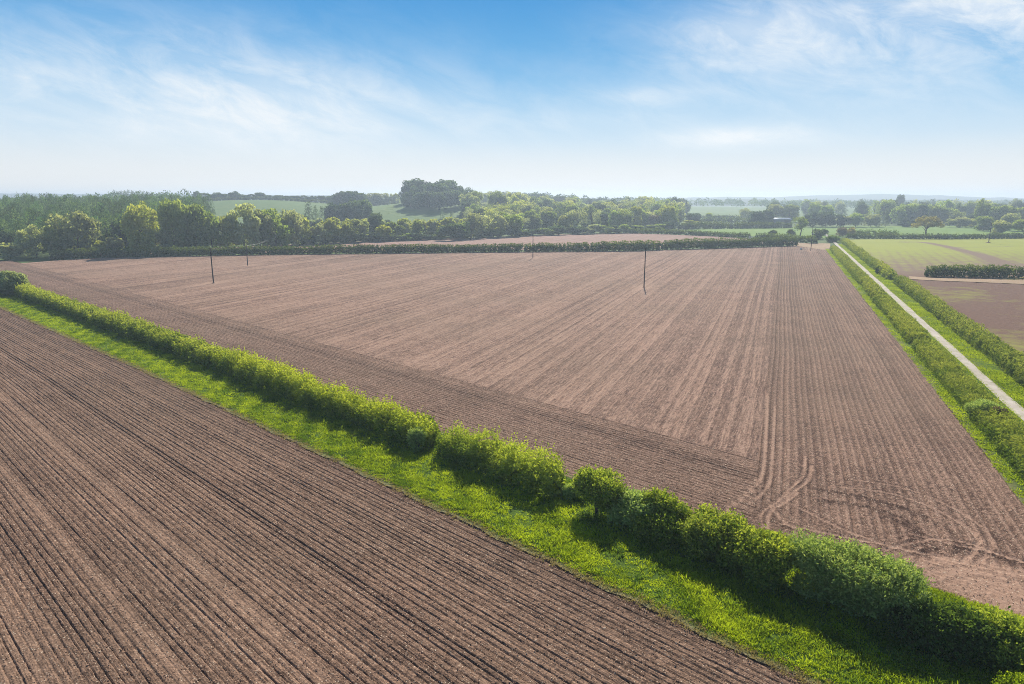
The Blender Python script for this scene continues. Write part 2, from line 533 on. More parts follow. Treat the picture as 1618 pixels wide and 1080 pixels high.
sheet('ploughed_field', xy, h, tone, M_soil2)

# main field: strip beside the lane
t = np.arange(-.3, 16.45, .06)
s0 = (36.0 - t * (n1 @ n2)) / (r1 @ n2)
w = np.concatenate([np.linspace(0, .2, 400), np.linspace(.2, 1, 260)[1:]])
s_end = np.interp(t, h_t1, h_s1) + 1.6; s_end = np.where(t > 6, np.interp(t, [6, 16.5], [s_end[t <= 6][-1], 291]), s_end)
Ss = s0[:, None] + (s_end - s0)[:, None] * w[None, :]
Tt = np.broadcast_to(t[:, None], Ss.shape)
T2 = Tt * (n1 @ n2) + Ss * (r1 @ n2)
wob = .10 * np.sin(Ss * .05) + .05 * np.sin(Ss * .17 + 1)
h, tone, fr, idx = furrows(Tt + wob, .60, 71, .15, .2, .012)
pale = .5 + .5 * np.cos((fr - .02) * 2 * math.pi)
tone = tone + .27 + .30 * pale ** 3 + rng.normal(size=h.shape) * .13
wx = .5 * np.sin(Tt * 1.9) + .3 * np.sin(Ss * .8)
mixh = 1 / (1 + np.exp((T2 - 42.0 - wx) / .35))                   # ends of the rows crossed by the headland working
h2, tone2, _, _ = furrows(T2 + .2 * np.sin(Tt * .5), .42, 91, .10, .16, .012)
h = h * (1 - .7 * mixh) + h2 * .8 * mixh + rng.normal(size=h.shape) * (.008 + .01 * mixh)
tone = tone * (1 - .6 * mixh) + (tone2 + .36) * .6 * mixh
tone -= .12 * np.exp(-((Tt - 16.3) / .35) ** 2)
xy = Tt[..., None] * n1 + Ss[..., None] * r1
tone += pole_patch(xy)
h, tone = tracks(xy, h, tone)
sheet('field_strip', xy, h, tone, M_soil)

# pale strip field behind the far hedge
low = [(150, 405), (300, 401.5), (400, 399), (560, 397), (700, 395), (850, 394), (1000, 392), (1120, 388), (1262, 383.5)]
top = [(150, 400), (300, 393), (400, 388.5), (560, 381.5), (700, 376.8), (850, 371), (985, 367.2), (1120, 372.5), (1262, 381.5)]
us = np.linspace(150, 1262, 500)
lo = np.interp(us, *zip(*low)); hi = np.interp(us, *zip(*top))
A = np.array([G(u, v) for u, v in zip(us, lo)]); B = np.array([G(u, v) for u, v in zip(us, hi)])
w = np.linspace(0, 1, 60)
xy = A[:, None] + (B - A)[:, None] * w[None, :, None]
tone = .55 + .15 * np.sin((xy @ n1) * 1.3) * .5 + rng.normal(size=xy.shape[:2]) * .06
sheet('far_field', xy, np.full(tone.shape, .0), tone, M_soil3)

us = np.linspace(1250, 1312, 30)
A = np.array([G(u, v) for u, v in zip(us, np.interp(us, [1250, 1312], [391.5, 395.5]))]); B = np.array([G(u, v) for u, v in zip(us, np.interp(us, [1250, 1312], [382.5, 384]))])
xy = A[:, None] + (B - A)[:, None] * np.linspace(0, 1, 14)[None, :, None]
sheet('field_corner', xy, np.full((30, 14), -.1), .45 + .3 * rng.uniform(size=(30, 14)), M_tan)

# ------------------------------------------------------------------ right-hand fields, lane and verges
def strip(name, t0, t1, sa, sb, mat, z=0.0, step=1.0, attrs=None, amp=.15, kind='structure'):
    s = np.arange(sa, sb, step); n = 7
    lo = t0 + amp * (np.sin(s * .21) + .6 * np.sin(s * .53 + 1)); hi = t1 + amp * (np.sin(s * .17 + 2) + .6 * np.sin(s * .6))
    w = np.linspace(0, 1, n)
    Tt = lo[None, :] + (hi - lo)[None, :] * w[:, None]; Ss = np.broadcast_to(s, Tt.shape)
    xy = Tt[..., None] * n1 + Ss[..., None] * r1
    V = np.concatenate([xy, np.full(Tt.shape + (1,), z)], -1).reshape(-1, 3)
    a = {k: f(Tt, Ss).ravel() for k, f in (attrs or {}).items()}
    return tag(mesh_np(name, V, grid_faces(n, len(s)), mat, a), kind=kind)


m, nt, out = newmat('lane_surface')
p = nt.pos()
tn = nt.attr('mid')
c = nt.mix(nt.rng(nt.noise(p, .35, 5, .65), .35, .7), (.46, .395, .33), (.62, .55, .47))
c = nt.mix(nt.m('MULTIPLY', tn, nt.rng(nt.noise(p, .5, 4, .6), .42, .6)), c, (.40, .36, .26))
c = nt.mix(nt.rng(nt.noise(p, .06, 3, .5), .56, .7, 0, .4), c, (.40, .33, .26))
principled(nt, out, c, .9, nt.bump(nt.noise(p, 7, 5, .7), .5, .04))
M_lane = m
strip('verge', 16.35, 21.8, -60, 300, M_grass, .03, 1.0, {'dry': lambda T, S: np.clip(.9 - abs(T - 16.35) / .5, 0, 1) * .8}, .06)
strip('lane', 21.75, 22.98, -60, 420, M_lane, .05, 1.0, {'mid': lambda T, S: np.exp(-((T - 22.35) / .25) ** 2)}, .05)
strip('lane_verge', 22.9, 28.5, -60, 420, M_grass, .03, 1.0, {'dry': lambda T, S: np.exp(-((T - 23.1) / .3) ** 2) * .5}, .06)

# patchy crop field right of the lane: near brown part, tan track, green part with a curving brown swathe
m, nt, out = newmat('patchy_crop')
p = nt.pos(); g = nt.attr('green')
n_ = nt.noise(p, .25, 5, .65)
f = nt.rng(nt.m('ADD', g, nt.m('MULTIPLY', nt.m('SUBTRACT', n_, .5), .9)), .25, .75)
soilc = nt.mix(nt.noise(p, 1.2, 4, .6), (.16, .105, .07), (.30, .205, .135))
crop = nt.mix(nt.noise(p, .06, 4, .6), (.27, .30, .045), (.37, .37, .06))
sy = nt.node('ShaderNodeSeparateXYZ'); nt.l.new(p, sy.inputs[0])
soil2 = nt.mix(nt.noise(p, 1.5, 5, .65), (.085, .048, .034), (.27, .155, .105))
soilc = nt.mix(nt.rng(sy.outputs[1], 166, 190), soil2, soilc)
principled(nt, out, nt.mix(f, soilc, crop), .92, nt.bump(nt.noise(p, 4, 5, .7), .9, .12), .1)
M_crop = m
rr = vp(1335); rn = np.array([rr[1], -rr[0]])
ss = np.concatenate([np.arange(-60, 40, 2.0), np.arange(40, 372, 1.0)]); tt_ = np.arange(27.5, 190, .7)
Tt, Ss = np.meshgrid(tt_, ss, indexing='ij')
far_lim = np.interp(tt_, [27, 116, 190], [366, 424, 470])
Ss = np.where(Ss < 40, Ss, 40 + (Ss - 40) * ((far_lim - 40) / (371 - 40))[:, None])
xy = Tt[..., None] * n1 + Ss[..., None] * r1
rowp = np.sin((xy @ rn) * 2 * math.pi / 3.1)
ydist = xy[..., 1]
near_g = .19 + .34 * lump(np.concatenate([xy * [.05, .05], np.zeros(xy.shape[:2] + (1,))], -1).reshape(-1, 3), 1.0).reshape(Tt.shape)
near_g += .35 * np.clip((xy[..., 0] - 110) / 30, 0, 1) * np.exp(-((ydist - 135) / 22) ** 2)
gfar = np.interp(ydist, [176, 205, 235, 275, 330], [.18, .42, .62, .85, .95])
gfar = gfar - (.20 * np.clip((rowp - .2), 0, 1)) * np.interp(ydist, [200, 260, 300], [1, .8, .2])
sw = catmull([G(*q) for q in ((1425, 382), (1458, 382.5), (1490, 388), (1515, 394), (1550, 403), (1592, 419), (1640, 440))])
dsw = polyd(xy, sw)
gfar -= .75 * np.exp(-(dsw / 2.6) ** 2)
gfar -= .35 * np.exp(-(polyd(xy, [G(1500, 391), G(1600, 389)]) / 1.2) ** 2)
green = np.where(ydist > 174, gfar, near_g)
for pp in ((1562, 383),):
    green -= .8 * np.exp(-(np.linalg.norm(xy - G(*pp), axis=-1) / 1.6) ** 2)
hz = .02 * rowp + rng.normal(size=Tt.shape) * .02
V = np.concatenate([xy, hz[..., None]], -1).reshape(-1, 3)
tag(mesh_np('crop_field', V, grid_faces(len(tt_), len(ss)), M_crop, {'green': green.ravel()}, smooth=True), kind='structure')
# tan farm track across it
ta = catmull([G(*q) for q in ((1436, 441), (1480, 443.5), (1545, 446), (1640, 450), (1760, 455))], 8)
tb = catmull([G(*q) for q in ((1436, 436.5), (1480, 439.5), (1545, 441), (1640, 444), (1760, 448))], 8)
xy = np.stack([ta, [a * .5 + b * .5 for a, b in zip(ta, tb)], tb], 0)
sheet('farm_track', xy, np.full(xy.shape[:2], .10), .6 + .2 * rng.uniform(size=xy.shape[:2]), M_tan)


def poly_field(name, px, mat, z):
    pts = [G(*q) for q in px]
    me = bpy.data.meshes.new(name); me.from_pydata([(p[0], p[1], z) for p in pts], [], [list(range(len(pts)))]); me.update()
    me.materials.append(mat); o = bpy.data.objects.new(name, me); C.objects.link(o)
    return tag(o, kind='structure')


poly_field('meadow', [(1080, 364.5), (1190, 373.5), (1285, 377), (1345, 373), (1640, 372), (1760, 371), (1760, 358), (1640, 357), (1500, 356.5), (1350, 357), (1250, 358), (1090, 361)], M_meadow, -.06)
poly_field('far_meadow', [(1095, 350), (1300, 352.5), (1300, 344), (1250, 337.5), (1100, 335)], M_meadow, -.06)

# grass strip along the near hedge
s = np.arange(-12, 215, .8); wv = np.linspace(0, 1, 26)
lo = 26.8 + .12 * np.sin(s * .9) + .1 * np.sin(s * 2.3)
Tt = lo[None, :] + (37.2 - lo)[None, :] * wv[:, None]
cornr = np.clip((9 - s) / 6, 0, 1)
Tt = Tt + (wv[:, None] ** 2) * cornr[None, :] * 1.6
Ss = np.broadcast_to(s, Tt.shape)
xy = Tt[..., None] * n2 + Ss[..., None] * r2 + bendA(Ss)[..., None] * n2
hz = .02 + .06 * lump(np.stack([xy[..., 0], xy[..., 1], 0 * Tt], -1).reshape(-1, 3), 1.2).reshape(Tt.shape)
hz = np.where((Tt < lo + .5) | (Tt > 36.6), -.01, hz)
dry = np.clip(1.0 - (Tt - lo) / .55, 0, 1) * .9
tag(mesh_np('grass_strip', np.concatenate([xy, hz[..., None]], -1).reshape(-1, 3), grid_faces(26, len(s)), M_grass, {'dry': dry.ravel()}, smooth=True), kind='structure')


def tufts(name, P, height, nb, spread, mat, tint, label=None, wid=.026):
    n = len(P)
    parts = []
    for k in range(nb):
        ang = rng.uniform(0, 6.283, n); lean = rng.uniform(.1, .9, n)
        d = unit(np.stack([np.cos(ang) * lean, np.sin(ang) * lean, np.ones(n)], -1))
        off = np.stack([np.cos(ang), np.sin(ang), np.zeros(n)], -1) * (rng.uniform(0, spread, n))[:, None]
        parts.append(leaves(P + off, d, height * rng.uniform(.5, 1.25, n), wid * rng.uniform(.7, 1.4, n) * (1 + height), np.clip(tint + rng.normal(size=n) * .15, 0, 1), .25))
    v, f, t = join(parts)
    return tag(mesh_np(name, v, f, mat, {'tint': t}), kind='stuff')


def strip_points(n, tlo, thi, slo, shi, axes=2, pw=1.0):
    S = slo + (shi - slo) * rng.uniform(0, 1, n) ** pw; T = rng.uniform(tlo, thi, n)
    if axes == 2: xy = T[:, None] * n2 + S[:, None] * r2 + bendA(S)[:, None] * n2
    else: xy = T[:, None] * n1 + S[:, None] * r1
    return np.concatenate([xy, np.zeros((n, 1))], -1), T, S


P, T, S = strip_points(46000, 27.15, 36.4, -10, 195, 2, 1.8)
big = lump(P, .55, 2)
keep = rng.uniform(size=len(P)) < 1.0 + .35 * big
P, T, S, big = P[keep], T[keep], S[keep], big[keep]
hgt = (.26 + .09 * np.clip(big, -1, 1.2) + np.where(rng.uniform(size=len(P)) > .94, .2, 0)) * np.clip((T - 26.9) / .8, .4, 1)
tufts('grass', P, hgt, 15, .17, L_grass, np.clip(.55 + .5 * lump(P, 1.3, 3), 0, 1))
P, T, S = strip_points(5200, 27.8, 35.5, -8, 190, 2, 1.8)
k = lump(P, .8, 2) > .25
tufts('rough_weeds', P[k], np.full(k.sum(), .34), 12, .22, L_dark, rng.uniform(0, 1, k.sum()), wid=.05)
P, T, S = strip_points(4200, 26.6, 27.6, -5, 190, 2, 1.6)
tufts('dead_grass', P, np.full(len(P), .13), 8, .14, L_dry, rng.uniform(0, 1, len(P)), wid=.04)
P, T, S = strip_points(17500, 16.4, 21.3, 22, 295, 1, 1.9)
P2, T2_, S2 = strip_points(12000, 23.25, 26.2, 60, 330, 1, 1.8)
P = np.concatenate([P, P2]); T = np.concatenate([T, T2_])
hgt = .22 + .12 * lump(P, .4, 2)
Pe = [strip_points(2600, 21.6, 21.95, 60, 300, 1, 1.8)[0], strip_points(2600, 22.8, 23.15, 60, 330, 1, 1.8)[0]]
P = np.concatenate([P] + Pe); hgt = np.concatenate([hgt, np.full(len(P) - len(hgt), .11)])
tufts('verge_tufts', P, np.clip(hgt, .08, .5), 9, .22, L_grass, np.clip(.6 + .3 * lump(P, .7, 2), 0, 1), wid=.05)
# bank of rough grass at the right-hand end of the near hedge
P, T, S = strip_points(3500, 35.5, 38.4, -4, 8.5, 2, 1)
tufts('bank_grass', P, .30 + .12 * lump(P, .6, 2), 14, .2, L_grass, np.clip(.6 + .3 * lump(P, .9, 2), 0, 1))

# clods on the near ploughland
def clods(name, P, r, mat):
    n = len(P)
    base = np.array([(1, 0, 0), (0, 1, 0), (-1, 0, 0), (0, -1, 0), (0, 0, .8), (0, 0, -.6)], float)
    q = rng.uniform(0, 6.28, n); cs, sn = np.cos(q), np.sin(q)
    b = base[None] * np.array([1, 1, .5]) * rng.uniform(.6, 1.3, (n, 6, 1)) * r[:, None, None]
    v = np.stack([b[..., 0] * cs[:, None] - b[..., 1] * sn[:, None], b[..., 0] * sn[:, None] + b[..., 1] * cs[:, None], b[..., 2]], -1) + P[:, None]
    f = np.array([(0, 1, 4), (1, 2, 4), (2, 3, 4), (3, 0, 4), (1, 0, 5), (2, 1, 5), (3, 2, 5), (0, 3, 5)])
    fs = (np.arange(n)[:, None, None] * 6 + f[None]).reshape(-1, 3)
    return tag(mesh_np(name, v.reshape(-1, 3), fs, mat, {'tone': np.repeat(rng.uniform(.35, 1.0, n), 6)}), kind='stuff')


P1, T, S = strip_points(34000, 3, 26.8, 4, 90, 2, 1.5); P1[:, 2] = rng.uniform(-.02, .03, len(P1))
P2, T, S = strip_points(16000, 36.5, 49.4, -8, 90, 2, 1.2); P2[:, 2] = rng.uniform(-.02, .03, len(P2))
keep = (P2[:, :2] @ n1) < 16.2
P = np.concatenate([P1, P2[keep]])
clods('soil_clods', P, rng.uniform(.018, .05, len(P)) ** 1.0, M_soil2)

# ------------------------------------------------------------------ hedges
def hedge_mesh(line, hw, hgt, dens, L, W, nl, slen, lumpy=.16, bx=.55, topvar=.15, hollow=.8, leader=0):
    line = [np.array(p, float) for p in line]
    seg = np.array([np.linalg.norm(b - a) for a, b in zip(line[:-1], line[1:])]); cum = np.concatenate([[0], np.cumsum(seg)])
    tot = cum[-1]; lx = np.array(line)

    def sample(n, inner):
        pp = np.linspace(0, math.pi, 200)
        px_ = hw * np.sign(np.cos(pp)) * np.abs(np.cos(pp)) ** bx; pz_ = hgt * np.abs(np.sin(pp)) ** bx
        cl = np.concatenate([[0], np.cumsum(np.hypot(np.diff(px_), np.diff(pz_)))])
        s = rng.uniform(0, tot, n); ph = np.interp(rng.uniform(0, cl[-1], n), cl, pp)
        ex = np.minimum(np.minimum(s, tot - s) / (hw * .9), 1.0)
        endf = np.sqrt(np.clip(1 - (1 - ex) ** 2, .02, 1))
        cx = np.interp(s, cum, lx[:, 0]); cy = np.interp(s, cum, lx[:, 1])
        k = np.clip(np.searchsorted(cum, s) - 1, 0, len(seg) - 1)
        dv = np.stack([lx[k + 1, 0] - lx[k, 0], lx[k + 1, 1] - lx[k, 1]], -1) / seg[k][:, None]
        nv = np.stack([dv[:, 1], -dv[:, 0]], -1)
        c, sn = np.cos(ph), np.sin(ph)
        q = np.stack([s, c * hw * 1.2, sn * hgt], -1)
        rad = 1 + lumpy * lump(q, 1.1 / max(hw, .5), 3)
        tv = 1 + topvar * lump(np.stack([s, 0 * s, 0 * s], -1), .55 / max(hw, .5), 3)
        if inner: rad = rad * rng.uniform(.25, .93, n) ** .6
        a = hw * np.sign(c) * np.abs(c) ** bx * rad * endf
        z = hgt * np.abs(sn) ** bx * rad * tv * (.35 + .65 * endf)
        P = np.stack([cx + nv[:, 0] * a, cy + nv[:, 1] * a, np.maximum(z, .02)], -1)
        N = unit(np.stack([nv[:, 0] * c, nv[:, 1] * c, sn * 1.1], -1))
        tint = np.clip(.10 + .62 * (z / hgt) ** 2 + .35 * lump(q, .7 / max(hw, .5), 2) + .1 * rng.normal(size=n), 0, 1)  # tint rises with height: young yellow shoots, and sunlit tops put into the colour
        ok = (lump(q, 2.6 / max(hw, .5), 2) > -.30) | (rng.uniform(size=n) > hollow)
        return P[ok], N[ok], tint[ok]
    n = int(tot * (2 * hgt + 1.6 * hw) * dens)
    P, N, t = sample(n, False)
    a = shoots(P - N * slen * .4, N, L, W, slen, nl, .65, .4, t)
    P, N, t = sample(n // 2, True)
    b = shoots(P, N, L * 1.6, W * 1.7, slen, max(2, nl // 2), .3, .8, t)
    m_ = int(n * 1.3)
    P, N, t = sample(m_, False)
    m_ = len(P); P[:, 2] *= .88
    Dv = unit(rng.normal(size=(m_, 3))); Lc = L * 2.6
    c = leaves(P - N * hw * .24 - Dv * Lc * .5, Dv, np.full(m_, Lc), np.full(m_, Lc * .8), t)
    parts = [a, b, c]
    if leader:
        P, N, t = sample(int(tot * leader * 3), False)
        k = N[:, 2] > .6
        parts.append(shoots(P[k] - N[k] * slen * .3, N[k], L, W, slen * 2.1, nl + 4, 1.8, .3, np.clip(t[k] + .1, 0, 1)))
    return join(parts)


def stem_mesh(line, hw, hgt, every):
    line = [np.array(p, float) for p in line]; segs = []
    for a, b in zip(line[:-1], line[1:]):
        n = max(1, int(np.linalg.norm(b - a) / every))
        for k in range(n):
            p = a + (b - a) * ((k + rng.uniform()) / n) + rng.normal(size=2) * hw * .25
            for j in range(rng.integers(1, 4)):
                e = p + rng.normal(size=2) * hw * .35
                segs.append(((p[0], p[1], -.1), (e[0], e[1], hgt * rng.uniform(.5, .9)), rng.uniform(.03, .07), .012))
    return tubes(segs, 5)


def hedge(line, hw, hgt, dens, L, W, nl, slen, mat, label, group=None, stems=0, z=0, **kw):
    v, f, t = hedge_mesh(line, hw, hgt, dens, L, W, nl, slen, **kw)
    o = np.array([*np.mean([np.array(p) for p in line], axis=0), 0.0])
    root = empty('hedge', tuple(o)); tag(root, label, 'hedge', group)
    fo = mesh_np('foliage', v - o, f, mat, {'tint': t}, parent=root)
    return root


def H2(s, t=33.85): return A2(t + float(bendA(np.array(s))), s)


gN = 'hedge along the near field edge'
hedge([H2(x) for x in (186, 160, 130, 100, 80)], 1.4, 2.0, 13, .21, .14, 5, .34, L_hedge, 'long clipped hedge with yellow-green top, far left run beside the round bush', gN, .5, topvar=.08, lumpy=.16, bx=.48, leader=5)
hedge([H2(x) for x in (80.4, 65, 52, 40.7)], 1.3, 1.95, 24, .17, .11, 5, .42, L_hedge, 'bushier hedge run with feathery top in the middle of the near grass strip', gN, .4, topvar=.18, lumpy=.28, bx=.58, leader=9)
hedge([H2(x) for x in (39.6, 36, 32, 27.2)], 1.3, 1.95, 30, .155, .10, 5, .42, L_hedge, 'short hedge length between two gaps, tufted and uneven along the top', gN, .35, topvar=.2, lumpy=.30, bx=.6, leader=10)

gF = 'far hedge across the ploughed field'
def PXL(pts): return [G(*p) for p in pts]
hedge(PXL([(80, 410.5), (120, 408.6), (158, 406.8)]), 1.5, 2.9, 5, .34, .22, 4, .5, L_far, 'leftmost short length of the far hedge, in front of the pale willows', gF, topvar=.06, lumpy=.12, bx=.42)
hedge(PXL([(162, 406.5), (280, 404.3), (400, 402), (560, 400), (700, 398.6), (820, 397.4), (931.5, 396.6)]), 1.5, 2.75, 5, .34, .22, 4, .5, L_far, 'longest length of the far hedge, dark face with sunlit top behind the poles', gF, topvar=.08, lumpy=.12, bx=.42)
hedge(PXL([(932.5, 396.5), (1000, 395.6), (1046.5, 394)]), 1.6, 3.1, 5, .34, .22, 4, .5, L_far, 'short length of the far hedge just behind the tallest pole', gF, topvar=.1, lumpy=.14, bx=.42)
hedge(PXL([(1047.5, 393.9), (1120, 391.8), (1200, 389.2), (1258, 387.3)]), 1.8, 3.3, 5, .34, .22, 4, .5, L_far, 'right-hand length of the far hedge ending rounded near the corner pole', gF, topvar=.1, lumpy=.14, bx=.42)

gL = 'hedges beside the lane'
def H1(t, s): return A1(t, s)
hedge([H1(18.9, x) for x in (24, 45, 62, 75, 90, 104.5)], 1.45, 1.3, 17, .17, .10, 5, .3, L_hedge2, 'flat-topped olive hedge between verge and lane, nearest full length', gL, .6, topvar=.06, lumpy=.12, bx=.45)
hedge([H1(18.9, x) for x in (105.5, 125, 150)], 1.4, 1.35, 11, .21, .13, 5, .32, L_hedge2, 'flat-topped olive hedge left of the lane, middle length after a notch', gL, topvar=.07, lumpy=.13, bx=.45)
hedge([H1(18.95, x) for x in (151, 190, 240, 292)], 1.3, 1.45, 6, .28, .17, 4, .36, L_hedge2, 'far length of hedge left of the lane running up to the corner pole', gL, topvar=.1, lumpy=.16, bx=.5)
hedge([H1(26.6, x) for x in (24, 45, 70, 95, 125, 160, 184)], 1.25, 1.9, 11, .19, .12, 5, .36, L_hedge2, 'looser hedge right of the lane beside the brown patchy field', gL, .8, topvar=.10, lumpy=.18, bx=.55)
hedge([H1(26.0, x) for x in (190, 220, 260, 300, 345)], 1.2, 1.9, 4, .30, .19, 4, .42, L_hedge2, 'shaggy far hedge right of the lane beside the green crop', gL, topvar=.25, lumpy=.25, bx=.6)

hedge(PXL([(1461, 436.5), (1520, 437), (1570, 437.5), (1640, 438), (1720, 439)]), 1.3, 2.55, 7, .28, .18, 4, .42, L_far, 'dark upright hedge above the tan farm track', None, topvar=.12, lumpy=.14, bx=.42)
gB = 'field hedges beyond the ploughland'
hedge(PXL([(1336, 376.5), (1400, 377), (1480, 377.5), (1560, 377), (1640, 375.5), (1750, 374)]), 1.5, 2.3, 2.2, .42, .28, 4, .5, L_far, 'long low hedge behind the green crop, under the spreading oak', gB, topvar=.10)
hedge(PXL([(985, 368), (1060, 369.8), (1130, 373), (1184, 376.3)]), 1.5, 2.4, 2.0, .42, .28, 4, .5, L_far, 'dark low hedge behind the pale strip field, left of the gate', gB, topvar=.12)
hedge(PXL([(1194, 377), (1240, 380), (1290, 384)]), 1.6, 2.6, 2.0, .42, .28, 4, .5, L_far, 'dark low hedge right of the gate, ending by the lane', gB, topvar=.15)
hedge(PXL([(1072, 362), (1120, 361), (1180, 360.5), (1250, 359.5)]), 2.2, 3.6, 1.2, .6, .4, 4, .7, L_far, 'tall overgrown hedge between the two bright meadows', gB, topvar=.2, lumpy=.2)
hedge(PXL([(1108, 345.5), (1200, 346.5)]), 2, 3, .6, .8, .55, 4, .8, L_far, 'thin hedge line across the pale far meadow, upper one', gB)
hedge(PXL([(1108, 350.2), (1200, 351.2)]), 2, 3, .6, .8, .55, 4, .8, L_far, 'thin hedge line across the pale far meadow, lower one', gB)
hedge(PXL([(1345, 371.5), (1380, 371), (1420, 372.5)]), 1.6, 2.2, 1.6, .45, .3, 4, .6, L_dark, 'straggling scrub along the meadow edge left of the spreading oak', gB, topvar=.3, lumpy=.3)
# crest hedge on the green hill at left
cr = [D(u, 640) for u in np.linspace(300, 525, 14)]
v, f, t = hedge_mesh(cr, 1.2, 2.4, .9, .7, .5, 4, .6)
v[:, 2] += np.maximum(0, Z(v[:, 0], v[:, 1]))
tag(mesh_np('hedge', v, f, L_far, {'tint': t}), 'dark hedge line along the crest of the left green hill', 'hedge', gB)

# ------------------------------------------------------------------ bushes
def bush_mesh(rx, ry, h, n, L, W, nl, slen, nlobe=16, base=.02, up=.55, solid=.4, lob=(.27, .44)):
    parts = []
    for k in range(nlobe):
        a = rng.uniform(0, 6.283); r = math.sqrt(rng.uniform(0, 1)) * .70
        cz = h * rng.uniform(base + .12, .74)
        if k == 0: r, cz = 0, h * .66
        c = np.array([math.cos(a) * r * rx, math.sin(a) * r * ry, cz])
        lr = np.array([rx, ry, h * .62]) * rng.uniform(*lob)
        lr[2] = min(lr[2], h - cz + .05 * h)
        m_ = n // nlobe
        d = unit(rng.normal(size=(m_, 3)))
        rad = (1 + .14 * lump(d * 2 + k * 3.1, 1.6, 2))
        P = c + d * lr * rad[:, None]
        P[:, 2] = np.maximum(P[:, 2], .04)
        t0 = np.clip(rng.uniform(-.05, .3) + .6 * (P[:, 2] / h) ** 1.5, 0, 1)  # leaves coloured brighter upwards: young growth and the sunlit top both painted in
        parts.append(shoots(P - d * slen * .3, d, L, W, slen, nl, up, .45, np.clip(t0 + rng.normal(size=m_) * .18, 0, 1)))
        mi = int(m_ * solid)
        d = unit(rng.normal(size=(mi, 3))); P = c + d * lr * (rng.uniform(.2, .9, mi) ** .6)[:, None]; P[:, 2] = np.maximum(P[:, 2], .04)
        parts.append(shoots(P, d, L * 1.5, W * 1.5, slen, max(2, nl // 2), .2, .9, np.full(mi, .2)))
    return join(parts)


def trunk_segs(h, r, nl=6, spread=.5, fork=.35, multi=1):
    segs = []
    for j in range(multi):
        bx_, by_ = 0, 0; multi_ = multi
        p = np.array([bx_, by_, -.1]); hz = h * fork
        q = np.array([bx_ + rng.normal() * .04 * h, by_ + rng.normal() * .04 * h, hz])
        segs.append((p, q, r, r * .72))
        top = q + np.array([rng.normal() * .05 * h, rng.normal() * .05 * h, h * .35]); segs.append((q, top, r * .7, r * .3))
        for k in range(nl):
            a = 6.283 * k / nl + rng.uniform(-.4, .4)
            b0 = q + (top - q) * rng.uniform(0, .6)
            e = b0 + np.array([math.cos(a) * spread * h * rng.uniform(.5, 1), math.sin(a) * spread * h * rng.uniform(.5, 1), h * rng.uniform(.12, .4)])
            m_ = (b0 + e) / 2 + np.array([0, 0, h * .05])
            segs.append((b0, m_, r * .42, r * .26)); segs.append((m_, e, r * .26, r * .08))
    return segs


def bush(name, xy, rx, ry, h, n, L, W, nl, slen, mat, label, cat='bush', group=None, stems=True, rz=0.0, **kw):
    root = empty(name, (xy[0], xy[1], 0), rz); tag(root, label, cat, group)
    bl = kw.pop('blossom', 0)
    v, f, t = bush_mesh(rx, ry, h, n, L, W, nl, slen, **kw)
    if bl:
        k = rng.choice(len(v) // 4, bl * 3)
        k = k[lump(v[k * 4] + np.array([xy[0], xy[1], 0]), 1.3, 2) > .15][:bl]
        P = np.repeat(v[k * 4], 5, 0) + rng.normal(size=(len(k) * 5, 3)) * .07
        Dv = unit(rng.normal(size=(len(P), 3)))
        bv, bf, bt = leaves(P, Dv, np.full(len(P), .05), np.full(len(P), .05), rng.uniform(0, 1, len(P)))
        o = mesh_np('blossom', bv, bf, L_blossom, {'tint': bt}, parent=root); o['kind'] = 'stuff'
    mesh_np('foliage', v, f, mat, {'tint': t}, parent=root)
    if stems:
        v, f = tubes(trunk_segs(h * .95, .07, 5, .3, .25, 4), 5); mesh_np('stems', v, f, M_bark, parent=root)
    return root


AZ2 = math.atan2(r2[1], r2[0])
# the individual hawthorns at the right of the near hedge
root = empty('hawthorn_tree', (*A2(33.4, 24.0), 0)); tag(root, 'small rounded hawthorn tree on a bare stem at the second gap', 'tree')
v, f, t = join([bush_mesh(1.5, 1.5, 2.9, 2800, .15, .09, 5, .46, 18, .36, up=.8), (lambda q: (q[0] + np.array([.75, -.25, 0]), q[1], q[2]))(bush_mesh(1.0, .9, 2.3, 1000, .15, .09, 5, .46, 12, .22, up=.6))]); mesh_np('crown', v, f, L_hedge, {'tint': t}, parent=root)
v, f = tubes(trunk_segs(2.7, .13, 6, .30, .42), 7); mesh_np('trunk', v, f, M_bark, parent=root)
gH = 'hawthorns in the thinned end of the near hedge'
bush('hawthorn_bush', A2(33.7, 21.2), 1.7, 1.4, 2.2, 4200, .15, .09, 5, .42, L_pale, 'grey-green hawthorn bush immediately right of the stemmed little tree', 'bush', gH, rz=AZ2, nlobe=26, blossom=120, up=.7)
bush('hawthorn_bush', A2(33.7, 19.2), 2.0, 1.5, 2.75, 4200, .15, .09, 5, .46, L_hedge, 'second hawthorn bush from the stemmed tree, taller shoots on top', 'bush', gH, rz=AZ2, nlobe=26, blossom=60, up=.8)
bush('hawthorn_bush', A2(33.7, 16.7), 2.0, 1.5, 2.4, 4200, .15, .09, 5, .42, L_hedge, 'third hawthorn bush from the stemmed tree, loose shaded lower leaves', 'bush', gH, rz=AZ2, nlobe=26, solid=.25, up=.7)
bush('hawthorn_bush', A2(33.7, 14.8), 1.7, 1.5, 2.7, 4200, .15, .095, 5, .46, L_hedge, 'yellow-green hawthorn bush two places left of the pale broad bush', 'bush', gH, rz=AZ2, nlobe=25, up=.8)
bush('hawthorn_bush', A2(33.5, 12.7), 1.7, 1.5, 2.6, 4400, .15, .095, 5, .44, L_hedge, 'brightest yellow-green bush touching the left of the pale broad bush', 'bush', gH, rz=AZ2, nlobe=25, blossom=60, up=.7)
